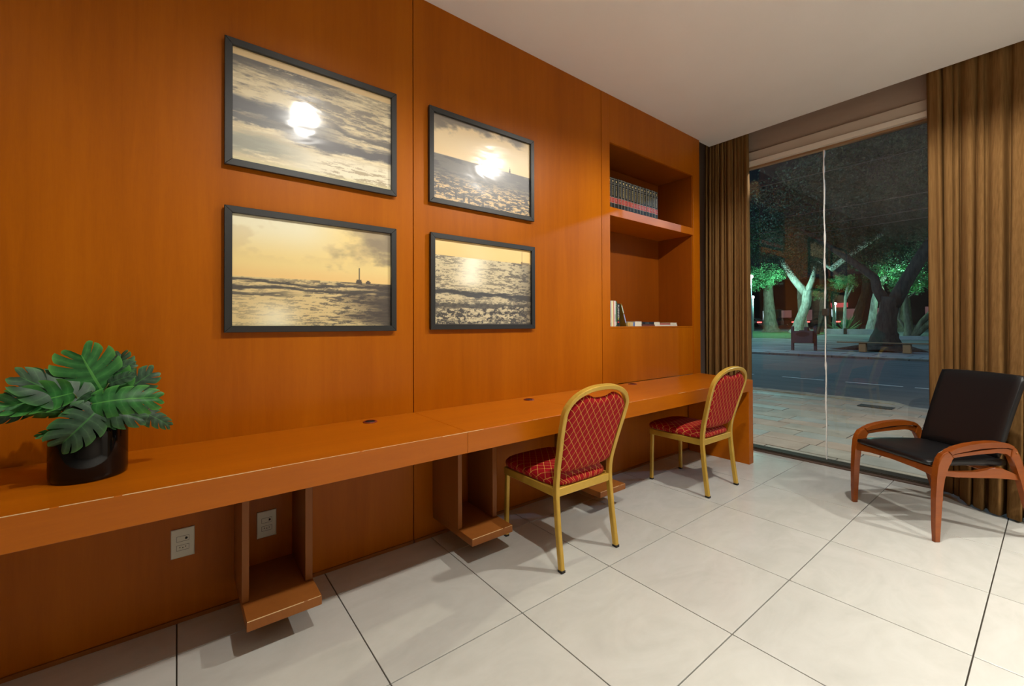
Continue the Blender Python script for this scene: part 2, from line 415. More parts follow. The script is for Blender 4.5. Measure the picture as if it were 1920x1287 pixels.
# ceiling with its edge over the curtain recess
struct(box('ceiling', -4.2, XE, -6.6, 0.0195, CEIL, CEIL + 0.26, M['ceiling']))
struct(box('trim_pocket_top', 2.7, 4.95, 0.0205, 0.46, CEIL + 0.2, CEIL + 0.24, M['recess']))
struct(box('trim_recess_top', XE, 4.95, -6.6, 0.45, CEIL + 0.24, CEIL + 0.30, M['recess']))
struct(box('wall_back', -4.3, -4.2, -6.6, 0.45, 0, CEIL + 0.2, M['wallpaint']))
struct(box('wall_right', -4.3, 4.95, -6.7, -6.6, 0, CEIL + 0.2, M['wallpaint']))
# wood-clad left wall: three panels on a dark backing
wl = struct(empty('wall_left'))
box('backing', -4.3, 2.76, 0.0205, 0.05, 0, CEIL, M['seam'], wl)
box('backing', 2.66, 4.95, 0.46, 0.50, 0, CEIL + 0.2, M['recess'], wl)
for (x0, x1) in ((-4.2, -1.302), (-1.298, 1.0815), (1.0865, 2.7585)):
    box('panel', x0, x1, 0.0, 0.020, 0.018, CEIL, M['panel'], wl, bev=0.001)
bb = struct(empty('baseboard_left'))
for (x0, x1) in ((-4.2, 1.081), (1.087, 2.758), (2.764, 4.08)):
    box('strip', x0, x1, -0.006, 0.016, 0.0, 0.017, M['brace'], bb, bev=0.001)
# window wall
ww = struct(empty('wall_front'))
box('upper_wall', XG - 0.03, XG + 0.2, -6.6, 0.46, 3.03, CEIL + 0.3, M['recess'], ww)
box('side_wall', XG - 0.02, XG + 0.2, -6.6, -3.3, 0, 3.03, M['wallpaint'], ww)
box('side_wall', XG - 0.02, XG + 0.03, -0.06, 0.46, 0, 3.03, M['recess'], ww)
w1 = struct(empty('window_1'))
box('lintel', XG - 0.055, XG + 0.05, -3.3, -0.061, 2.935, 3.03, M['head_dark'], w1, bev=0.002)
box('head_rail', XG - 0.075, XG + 0.03, -3.3, -0.061, 2.888, 2.934, M['head_light'], w1, bev=0.002)
box('glazing_bead', XG - 0.03, XG + 0.02, -3.3, -0.061, 2.868, 2.888, M['bench_wood'], w1)
box('threshold', 4.562, 4.615, -3.3, -0.061, -0.02, 0.006, M['threshold'], w1, bev=0.001)
box('bottom_rail', 4.617, 4.775, -3.3, -0.061, -0.02, 0.014, M['alu'], w1, bev=0.002)
box('rail_lip', 4.625, 4.640, -3.3, -0.061, 0.0145, 0.020, M['alu'], w1)
SEAM = -0.968
box('glass_pane', XG - 0.004, XG + 0.004, SEAM + 0.004, -0.061, 0.0145, 2.8875, M['glass'], w1)
box('glass_pane', XG - 0.004, XG + 0.004, -3.3, SEAM - 0.004, 0.0145, 2.8875, M['glass'], w1)
# silicone joint, slightly uneven
rnd = random.Random(3); bm = bmesh.new(); prev = None
for k in range(61):
    z = 0.015 + (2.887 - 0.015) * k / 60
    wdt = 0.0036 + 0.0015 * rnd.random() + (0.003 if rnd.random() < 0.12 else 0)
    off = 0.002 * math.sin(k * 0.7)
    ring = [bm.verts.new((XG + dx, SEAM + off + dy, z)) for dx, dy in ((-0.006, -wdt), (-0.006, wdt), (0.006, wdt), (0.006, -wdt))]
    if prev:
        for q in range(4): bm.faces.new((prev[q], prev[(q + 1) % 4], ring[(q + 1) % 4], ring[q]))
    prev = ring
from_bm('glass_joint', bm, M['silicone'], w1)
box('patch_lock', XG - 0.022, XG + 0.022, SEAM - 0.022, SEAM + 0.022, 1.335, 1.40, M['alu'], w1, bev=0.006, seg=2)

# ================================================================== BUILT-IN BOOKCASE
bk = thing('bookcase', 'built-in orange wood bookcase recessed in the panelled wall beside the window', 'bookcase', (3.5, 0, 0))
def bx(name, x0, x1, y0, y1, z0, z1, mat=M['panel'], bev=0.001):
    return box(name, x0 - 3.5, x1 - 3.5, y0, y1, z0, z1, mat, bk, bev)
DT0 = 0.7535
NX0, NX1, NZ1 = 2.868, 4.204, 2.790
bx('stile', 2.764, NX0, 0.0, 0.02, 0.018, CEIL)
bx('stile', NX1, 4.33, 0.0, 0.02, 0.018, CEIL)
bx('top_panel', NX0 + 0.0005, NX1 - 0.0005, 0.0, 0.02, NZ1, CEIL)
bx('lower_panel', NX0 + 0.0005, NX1 - 0.004, 0.014, 0.03, DT0, 1.228)
bx('knee_panel', NX0 + 0.0005, NX1 - 0.0005, 0.0, 0.02, 0.018, 0.652)
bx('ledge', NX0 + 0.0005, NX1 - 0.004, 0.012, 0.40, 1.229, 1.243)
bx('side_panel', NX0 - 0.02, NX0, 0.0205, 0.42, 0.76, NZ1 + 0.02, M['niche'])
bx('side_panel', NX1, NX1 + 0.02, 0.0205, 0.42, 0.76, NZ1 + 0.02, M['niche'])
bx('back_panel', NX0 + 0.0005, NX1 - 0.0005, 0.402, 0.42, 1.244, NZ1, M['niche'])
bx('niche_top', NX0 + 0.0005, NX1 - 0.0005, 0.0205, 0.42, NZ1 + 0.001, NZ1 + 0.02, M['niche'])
bx('shelf', NX0 + 0.0005, NX1 - 0.0005, 0.004, 0.401, 2.178, 2.250, M['desk'], 0.0015)

# ================================================================== DESK
DK = -0.579; DT = 0.753; DB = 0.653
dk = thing('desk', 'long wall-mounted orange wood desk running under the pictures to the window', 'desk', (1.0, -0.29, 0))
def dloc(o): o.location = (-1.0, 0.29, 0); return o
dloc(box('worktop', -4.1, 1.0846, DK, -0.0005, DB, DT, M['desk'], dk, 0.0015))
dloc(box('worktop', 1.0852, 1.9296, DK, -0.0005, DB, DT, M['desk'], dk, 0.0015))
tp = dloc(prism('worktop', [(1.9302, DK), (4.150, DK), (4.315, -0.0005), (1.9302, -0.0005)], 'z', DB, DT, M['desk'], dk, 0.0015, 1))
dloc(box('end_panel', 4.066, 4.150, DK, -0.012, 0.0, DB, M['desk'], dk, 0.0015))
# worn pale front arris, in runs
rnd = random.Random(5); bm = bmesh.new(); x = -1.2
while x < 4.1:
    L = rnd.uniform(0.10, 0.55) if x < 1.2 else rnd.uniform(0.02, 0.12)
    hh = rnd.uniform(0.0011, 0.0021) if x < 1.2 else 0.0008
    bm_box(bm, x, x + L, DK - 0.0004, DK + 0.0012, DT - hh, DT + 0.0003)
    x += L + (rnd.uniform(0.0, 0.02) if x < 0.9 else rnd.uniform(0.05, 0.4))
wr = from_bm('worn_edge', bm, M['wear'], dk); dloc(wr); wr['kind'] = 'stuff'
for gx, gy in ((0.797, -0.087), (1.878, -0.100), (3.059, -0.075)):
    g_ = lathe('grommet', [(0.026, 0.0035), (0.031, 0.005), (0.035, 0.0035), (0.036, 0.0), (0.026, 0.0)], M['grommet'], dk, 28, (gx - 1.0, gy + 0.29, DT))
    lathe('cable_hole', [(0.0, 0.0012), (0.0262, 0.0012), (0.0262, 0.0004)], M['dark_hole'], g_, 24)
# footrest brackets under the desk
def bracket(x0, label, outlet=False):
    b_ = thing('footrest_bracket', label, 'footrest', (x0 + 0.133, -0.2, 0), group='footrest brackets under the desk')
    def pb(n_, xa, xb, ya, yb, za, zb, mt_=M['brace']):
        return box(n_, xa - 0.133, xb - 0.133, ya + 0.2, yb + 0.2, za, zb, mt_, b_, 0.0015)
    pb('side_board', 0.0, 0.026, -0.292, -0.001, 0.1505, DB - 0.001)
    pb('side_board', 0.236, 0.266, -0.285, -0.020, 0.1505, DB - 0.001)
    pb('foot_board', 0.002, 0.268, -0.428, -0.001, 0.112, 0.150, M['brace'])
    e_ = boxes('worn_edge', [(0.004 - .133, 0.20 - .133, -0.4285 + .2, -0.4262 + .2, 0.1482, 0.1506), (0.214 - .133, 0.262 - .133, -0.4285 + .2, -0.4268 + .2, 0.1485, 0.1504)], M['wear'], b_)
    return b_
bracket(0.204, 'wooden footrest bracket under the desk around the right wall outlet')
bracket(1.205, 'wooden footrest bracket under the desk left of the nearer gold chair')
bracket(2.212, 'wooden footrest bracket under the desk behind the nearer gold chair')
# wall outlets
def outlet(x, z, label):
    o_ = thing('wall_outlet', label, 'outlet', (x, 0, z), group='outlets under the desk')
    prism('cover_plate', [(-0.0405, -0.061), (0.0405, -0.061), (0.0405, 0.061), (-0.0405, 0.061)], 'y', -0.007, -0.0005, M['white_plate'], o_, 0.004, 2)
    for zz in (0.018, -0.019):
        boxes('module_gap', [(-0.021, 0.021, -0.0075, -0.0065, zz + 0.0105, zz + 0.0115), (-0.021, 0.021, -0.0075, -0.0065, zz - 0.0115, zz - 0.0105), (-0.0215, -0.0205, -0.0075, -0.0065, zz - 0.011, zz + 0.011), (0.0205, 0.0215, -0.0075, -0.0065, zz - 0.011, zz + 0.011)], M['dark_hole'], o_)
    prism('data_port', [(0.008, 0.013), (0.014, 0.013), (0.017, 0.018), (0.014, 0.023), (0.008, 0.023)], 'y', -0.0078, -0.0066, M['dark_hole'], o_)
    prism('socket_face', [(-0.018, -0.0115), (-0.018, -0.018), (-0.011, -0.0265), (0.011, -0.0265), (0.018, -0.018), (0.018, -0.0115)], 'y', -0.0078, -0.0066, M['white_plate'], o_, 0.0005, 1)
    for px, pz in ((-0.010, -0.017), (0.0, -0.0195), (0.010, -0.017)):
        bm = bmesh.new(); bmesh.ops.create_circle(bm, cap_ends=True, radius=0.0022, segments=10)
        bmesh.ops.rotate(bm, verts=bm.verts, matrix=Matrix.Rotation(R(90), 3, 'X'))
        r_ = bmesh.ops.extrude_face_region(bm, geom=list(bm.faces)); bmesh.ops.translate(bm, verts=[v for v in r_['geom'] if isinstance(v, bmesh.types.BMVert)], vec=(0, 0.0008, 0))
        from_bm('pin_hole', bm, M['dark_hole'], o_, loc=(px, -0.0082, pz))
    return o_
outlet(0.0195, 0.336, 'white wall outlet on open panelling left of the footrest brackets')
outlet(0.334, 0.326, 'white wall outlet between the boards of a footrest bracket')

# ================================================================== PICTURES
def fbm(w, h, fx, fy, seed, octv=5, gain=0.55):
    rg = np.random.default_rng(seed); out = np.zeros((h, w)); amp = 1.0; tot = 0.0
    for o_ in range(octv):
        gx, gy = int(max(2, fx)) + 2, int(max(2, fy)) + 2
        g = rg.random((gy + 1, gx + 1))
        X = np.linspace(0, gx - 1.001, w); Y = np.linspace(0, gy - 1.001, h)
        xi = X.astype(int); yi = Y.astype(int); tx = X - xi; ty = Y - yi
        tx = tx * tx * (3 - 2 * tx); ty = ty * ty * (3 - 2 * ty)
        a = g[np.ix_(yi, xi)]; b_ = g[np.ix_(yi, xi + 1)]; c = g[np.ix_(yi + 1, xi)]; d = g[np.ix_(yi + 1, xi + 1)]
        out += amp * ((a * (1 - tx) + b_ * tx) * (1 - ty)[:, None] + (c * (1 - tx) + d * tx) * ty[:, None])
        tot += amp; amp *= gain; fx *= 2; fy *= 2
    return out / tot
def sm(a, b_, x): t = np.clip((x - a) / (b_ - a), 0, 1); return t * t * (3 - 2 * t)
def lerp(A, B, f): return A * (1 - f[..., None]) + np.array(B, float) * f[..., None]
W_, H_ = 260, 184
Ug, Vg = np.meshgrid(np.linspace(0, 1, W_), np.linspace(0, 1, H_))
def streak(fx, fy, seed): return fbm(W_, H_, fx, fy, seed, 6, 0.68)
def pic_waves():
    n1 = streak(3, 14, 1); n2 = streak(12, 60, 2); n3 = fbm(W_, H_, 3, 5, 3); nb = n1 * .55 + n2 * .45
    A = np.ones((H_, W_, 3)) * np.array((192, 176, 138.0))
    A = lerp(A, (222, 208, 170), sm(0.50, 0.40, nb) * .8)
    A = lerp(A, (112, 104, 92), sm(0.50, 0.60, nb) * sm(0.30, 0.55, Vg) * .9)
    top = sm(0.76, 0.93, Vg + 0.12 * (n3 - .5)) * (1 - 0.75 * sm(0.35, 0.75, Ug))
    A = lerp(A, (74, 70, 66), top * sm(0.38, 0.50, nb + .03))
    e = 0.12 * (n3 - 0.5) + 0.16 * (nb - .5)
    w1_ = sm(0.10, 0.035, np.abs(Vg - (0.52 - 0.16 * Ug) + e)) * sm(0.75, 0.30, Ug)
    A = lerp(A, (66, 68, 74), w1_ * 0.95)
    w4_ = sm(0.05, 0.015, np.abs(Vg - (0.40 - 0.06 * Ug) + e)) * sm(0.55, 0.15, Ug)
    A = lerp(A, (70, 70, 72), w4_ * 0.9)
    w2_ = sm(0.085, 0.03, np.abs(Vg - (0.335 + 0.00 * Ug) + e)) * sm(0.20, 0.42, Ug)
    A = lerp(A, (60, 58, 62), w2_ * .95)
    w3_ = sm(0.045, 0.012, np.abs(Vg - (0.60 - 0.14 * Ug) + e)) * sm(0.50, 0.62, Ug)
    A = lerp(A, (80, 74, 68), w3_ * 0.9)
    A = lerp(A, (226, 218, 192), sm(0.26, 0.20, Vg + e * .5) * sm(.2, .45, Ug) * 0.75)
    A = lerp(A, (118, 122, 110), sm(0.55, 0.15, Ug) * sm(0.13, 0.03, np.abs(Vg - .17 + e)) * 0.8)
    A = lerp(A, (150, 132, 98), sm(0.53, 0.60, n2) * sm(0.25, 0.12, Vg) * sm(.4, .6, Ug) * 0.8)
    A = lerp(A, (206, 196, 138), sm(.06, .01, Vg) * .7)
    A = lerp(A, (218, 188, 134), sm(0.930, 0.936, Vg))
    return A
def boat(A, cx, cy, hull, mast, w=0.004, col=(56, 48, 40)):
    h_ = (np.abs(Ug - cx) < hull) & (Vg > cy - 0.014) & (Vg < cy + 0.012 + 0.012 * (np.abs(Ug - cx) < hull * .6))
    m_ = (np.abs(Ug - cx) < w) & (Vg > cy) & (Vg < cy + mast)
    return lerp(A, col, (h_ | m_).astype(float) * 0.9)
def pic_gold():
    n1 = streak(3, 16, 11); n2 = streak(18, 90, 12); n3 = fbm(W_, H_, 4, 4, 13); n4 = fbm(W_, H_, 6, 8, 14)
    hz = 0.445
    A = np.ones((H_, W_, 3)) * np.array((226, 202, 132.0))
    A = lerp(A, (224, 218, 184), sm(0.60, 0.95, Vg) * sm(.75, .35, Ug))
    A = lerp(A, (228, 184, 112), sm(hz + .16, hz, Vg) * 0.6)
    cl = sm(0.62, 0.92, Ug + 0.5 * (n4 - .5)) * sm(0.60, 0.76, Vg + 0.35 * (n4 - .5))
    A = lerp(A, (126, 112, 88), cl * 0.95)
    A = lerp(A, (190, 168, 120), sm(.52, .64, n3) * sm(.55, .75, Vg) * .35)
    S = np.ones((H_, W_, 3)) * np.array((206, 184, 128.0))
    S = lerp(S, (74, 68, 58), sm(0.49, 0.58, n2 * .7 + n1 * .3) * (0.35 + .6 * sm(0.15, .75, Ug)))
    for v0, th, am in ((hz - .035, 0.020, .95), (hz - .095, 0.024, .95), (hz - .15, 0.018, .8)):
        bnd = sm(th, th * .3, np.abs(Vg - v0 + 0.10 * (n1 - .5) + (0.02 * Ug)))
        S = lerp(S, (56, 52, 46), bnd * am * (sm(0.45, 0.15, Ug) if v0 < hz - .1 else 1))
    S = lerp(S, (236, 230, 196), sm(0.2, 0.0, np.abs(Ug - .24)) * sm(0.30, 0.1, Vg) * 0.8)
    S = lerp(S, (48, 39, 32), sm(0.55, 1.0, Ug + 0.6 * (n1 - .5)) * 0.92 * sm(0.34, 0.48, n2 * .3 + n1 * .3 + .4 * sm(.3, 1, Ug)))
    sea = sm(hz + 0.004, hz - 0.004, Vg)
    A = A * (1 - sea[..., None]) + S * sea[..., None]
    A = boat(A, 0.765, hz + 0.003, 0.022, 0.150, 0.0035); A = boat(A, 0.83, hz + 0.004, 0.016, 0.0)
    A = lerp(A, (60, 52, 44), ((np.abs(Ug - .765) < 0.016) & (Vg > hz) & (Vg < hz + .035)).astype(float) * .8)
    return A
def pic_sail():
    n1 = streak(4, 20, 21); n2 = streak(22, 70, 22); n3 = fbm(W_, H_, 4, 4, 23); n4 = fbm(W_, H_, 6, 8, 24)
    hz = 0.535
    A = np.ones((H_, W_, 3)) * np.array((220, 190, 138.0))
    A = lerp(A, (222, 208, 176), sm(0.3, 0.0, np.abs(Vg - .78)) * 0.4)
    cl = sm(0.02, 0.12, Vg - (0.80 + 0.10 * Ug) + 0.30 * (n4 - .5)) * sm(0.99, 0.86, Ug) * sm(-.06, .08, Ug + .3 * (Vg - .8))
    A = lerp(A, (112, 102, 90), cl * 0.95)
    S = np.ones((H_, W_, 3)) * np.array((88, 84, 78.0))
    S = lerp(S, (58, 57, 57), sm(0.44, 0.56, n1) * 0.8)
    rip = sm(0.50, 0.56, n2 * .8 + n1 * .2) * sm(hz - .14, hz - .36, Vg)
    S = lerp(S, (206, 170, 112), rip * 0.9)
    S = lerp(S, (54, 48, 42), sm(0.50, 0.44, n2 * .8 + n1 * .2) * sm(.45, .2, Vg) * .8)
    sea = sm(hz + 0.003, hz - 0.003, Vg)
    A = A * (1 - sea[..., None]) + S * sea[..., None]
    sail = (np.abs(Ug - .765) < 0.012 * np.clip((hz + 0.075 - Vg) / 0.075, 0, 1)) & (Vg > hz) & (Vg < hz + .075)
    A = lerp(A, (64, 56, 50), sail.astype(float))
    for px_, py_, hh in ((.05, .12, .045), (.21, .085, .05), (.285, .08, .065), (.335, .055, .04), (.475, .03, .045)):
        A = lerp(A, (44, 40, 38), sm(1.0, 0.6, ((Ug - px_) / 0.013) ** 2 + ((Vg - py_) / hh) ** 2) * .85)
    return A
def pic_surf():
    n1 = streak(4, 18, 31); n2 = streak(24, 80, 32); n3 = streak(30, 38, 33)
    hz = 0.81
    A = np.ones((H_, W_, 3)) * np.array((226, 192, 122.0))
    A = lerp(A, (228, 206, 150), sm(.25, 0, np.abs(Ug - .4)) * .5)
    S = np.ones((H_, W_, 3)) * np.array((196, 182, 144.0))
    S = lerp(S, (78, 72, 62), sm(0.49, 0.56, n2 * .7 + n1 * .3) * (0.45 + .5 * np.clip(np.abs(Ug - .38) * 1.6, 0, 1)))
    S = lerp(S, (244, 238, 212), sm(0.22, 0.0, np.abs(Ug - .36 + .1 * (.8 - Vg))) * sm(0.40, 0.55, Vg) * 0.9)
    e = 0.14 * (n1 - .5)
    S = lerp(S, (44, 45, 47), sm(0.045, 0.018, np.abs(Vg - 0.385 + .03 * Ug + e)) * .95)
    S = lerp(S, (48, 46, 44), sm(0.49, 0.55, n3) * sm(0.33, 0.22, Vg) * .95)
    S = lerp(S, (58, 55, 50), sm(0.035, 0.01, np.abs(Vg - 0.24 + e)) * .8)
    S = lerp(S, (40, 34, 30), sm(0.02, 0.008, Vg) * .8)
    S = lerp(S, (60, 52, 42), sm(0.72, 1.1, Ug) * .6)
    sea = sm(hz + 0.004, hz - 0.004, Vg)
    A = A * (1 - sea[..., None]) + S * sea[..., None]
    A = boat(A, 0.895, hz + 0.004, 0.014, 0.16, 0.003, (120, 96, 62))
    A = lerp(A, (120, 104, 78), ((Ug > .905) & (Ug < .985) & (Vg > hz - .01) & (Vg < hz + .018)).astype(float) * .9)
    return A
def printmat(name, seed):
    mt, nt, b = newmat(name)
    at = nt.nodes.new('ShaderNodeVertexColor'); at.layer_name = 'print'
    nt.links.new(at.outputs[0], b.inputs['Base Color'])
    setp(b, roughness=0.46, specular=0.95, coat=0.7, coatr=0.13)
    v = coords(nt, 'Object', (1.6, 1, 3.4), (0, 0.35, 0)); v.node.inputs['Location'].default_value = (seed * 3.7, 0, seed * 1.3)
    n_ = noise(nt, v, 3.0, 2, 0.4, 0.5)
    bp = nt.nodes.new('ShaderNodeBump'); bp.inputs['Strength'].default_value = 0.14; bp.inputs['Distance'].default_value = 0.02
    nt.links.new(n_, bp.inputs['Height'])
    nt.links.new(bp.outputs[0], b.inputs['Coat Normal'])
    return mt
def picture(x0, x1, z0, z1, painter, label, seed):
    cx_, cz_ = (x0 + x1) / 2, (z0 + z1) / 2; w, h = (x1 - x0) / 2, (z1 - z0) / 2; F = 0.030
    t_ = thing('framed_picture', label, 'picture', (cx_, 0, cz_), group='framed sea photographs on the wall')
    A = np.clip(painter() * 1.06 + 6, 0, 250) / 255.0
    lin = np.where(A <= 0.04045, A / 12.92, ((A + 0.055) / 1.055) ** 2.4)
    iw, ih = w - F + 0.002, h - F + 0.002
    X = -iw + 2 * iw * Ug; Z = -ih + 2 * ih * Vg
    vs = np.stack([X, np.full_like(X, -0.012), Z], -1).reshape(-1, 3)
    idx = np.arange(W_ * H_).reshape(H_, W_)
    q = np.stack([idx[:-1, :-1], idx[:-1, 1:], idx[1:, 1:], idx[1:, :-1]], -1).reshape(-1, 4)
    me = bpy.data.meshes.new('print'); me.from_pydata(vs.tolist(), [], q.tolist())
    ca = me.color_attributes.new('print', 'FLOAT_COLOR', 'POINT')
    buf = np.ones((W_ * H_, 4), np.float32); buf[:, :3] = lin.reshape(-1, 3); ca.data.foreach_set('color', buf.ravel())
    me.materials.append(printmat('sea_print_%d' % seed, seed)); me.update()
    p_ = bpy.data.objects.new('print', me); link(p_, t_)
    box('backboard', -w + 0.004, w - 0.004, -0.010, -0.0008, -h + 0.004, h - 0.004, M['frame'], t_)
    g = 0.0003
    for poly in ([(-w, -h), (w, -h), (w - F, -h + F), (-w + F, -h + F)], [(-w, h), (-w + F, h - F), (w - F, h - F), (w, h)],
                 [(-w, -h + g), (-w + F, -h + F + g), (-w + F, h - F - g), (-w, h - g)], [(w, -h + g), (w, h - g), (w - F, h - F - g), (w - F, -h + F + g)]):
        prism('frame_rail', poly, 'y', -0.028, -0.0105, M['frame'], t_, 0.0012, 1)
    return t_
picture(0.163, 0.972, 1.979, 2.555, pic_waves, 'black framed picture of close grey waves with a cream strip on top', 1)
picture(0.163, 0.970, 1.226, 1.796, pic_gold, 'black framed picture of golden sea and a tall-masted boat on the horizon', 2)
picture(1.176, 1.999, 1.988, 2.561, pic_sail, 'black framed picture of a tiny sail under grey cloud and distant bathers', 3)
picture(1.183, 2.004, 1.231, 1.808, pic_surf, 'black framed picture of rough foamy surf under a narrow yellow sky', 4)

# ================================================================== CURTAINS
def sm_(a, b_, x):
    t = min(1, max(0, (x - a) / (b_ - a))); return t * t * (3 - 2 * t)
def curtain(name, label, y_top, y_bot, xtop, bulge, seed, nf):
    """y_top=(ya,yb) at the track, y_bot at the hem; bulge(s,h): how far it hangs into the room"""
    rnd = random.Random(seed); NS = nf * 12; NZ = 36
    ph = [0.0]; amp = []
    wid = [rnd.choice((0.45, 0.7, 0.9, 1.2, 1.7)) * rnd.uniform(.85, 1.15) for _ in range(nf)]; tot = sum(wid); acc = 0; edges = [0]
    for w in wid: acc += w / tot; edges.append(acc)
    amps = [min(1.0, 0.35 + 0.5 * w) * rnd.uniform(0.75, 1.05) for w in wid]; sk = [rnd.uniform(-1.1, 1.1) for _ in range(nf)]; h2 = [rnd.uniform(-.35, .35) for _ in range(nf)]; fade = [rnd.uniform(0.55, 1.0) for _ in range(nf)]
    drift = [rnd.uniform(-0.35, 0.35) / nf for _ in range(nf + 1)]; drift[0] = drift[-1] = 0
    vs, fs = [], []; H0 = CEIL + 0.20
    for j in range(NZ + 1):
        h = j / NZ; z = 0.012 + (H0 - 0.012) * h
        for i in range(NS + 1):
            s = i / NS
            k = min(nf - 1, max(0, next((q for q in range(nf) if s <= edges[q + 1] + 1e-9), nf - 1)))
            e0 = edges[k] + drift[k] * (1 - h); e1 = edges[k + 1] + drift[k + 1] * (1 - h)
            l = (s - edges[k]) / (edges[k + 1] - edges[k]); sd = e0 + (e1 - e0) * l
            a = amps[k] * (0.026 + 0.034 * (1 - h) ** 0.45 * (1 if h < .8 else max(0, (.95 - h) / .15))) * (1 if h < .86 else 0.9)
            th = 2 * math.pi * l + sk[k] * math.sin(2 * math.pi * l)
            wv = -1.0 + 2.0 * (0.5 + 0.5 * math.cos(th)) ** 3.2 + 0.35 * math.sin(th) + h2[k] * math.sin(4 * math.pi * l + 2.2 * h) * (1 - 0.5 * h)
            a *= 1 - (1 - fade[k]) * sm_(0.35, 0.9, h)
            y = (y_top[0] + (y_top[1] - y_top[0]) * sd) * h + (y_bot[0] + (y_bot[1] - y_bot[0]) * sd) * (1 - h)
            x = xtop + min(a * wv, 0.042) - bulge(sd, h)
            y += 0.35 * a * math.sin(2 * math.pi * l) * 0.8
            x += 0.004 * math.sin(9 * h + 3 * k) * (1 - h)
            vs.append((x, y, z))
    n1 = NS + 1
    for j in range(NZ):
        for i in range(NS): fs.append((j * n1 + i, j * n1 + i + 1, (j + 1) * n1 + i + 1, (j + 1) * n1 + i))
    c0 = Vector((xtop, (y_bot[0] + y_bot[1]) / 2, 0))
    o = mesh(name, [Vector(v) - c0 for v in vs], fs, M['curtain'], None, True, loc=c0)
    sl = o.modifiers.new('thickness', 'SOLIDIFY'); sl.thickness = 0.002
    tag(o, label, 'curtain', 'brown window curtains'); return o
curtain('curtain', 'brown pleated curtain gathered between the bookcase and the window', (0.085, -0.365), (0.09, -0.372), 4.612, lambda s, h: 0.01 * (1 - h), 4, 11)
def bul(s, h):
    d = max(0.0, min(1.0, (s - 0.03) / 0.22)); d = d * d * (3 - 2 * d)
    return (0.30 * d + 0.26 * max(0, s - 0.12)) * (1 - h) ** 1.55
curtain('curtain', 'brown pleated curtain hanging behind the black leather armchair', (-1.665, -3.0), (-1.655, -2.95), 4.612, bul, 9, 19)

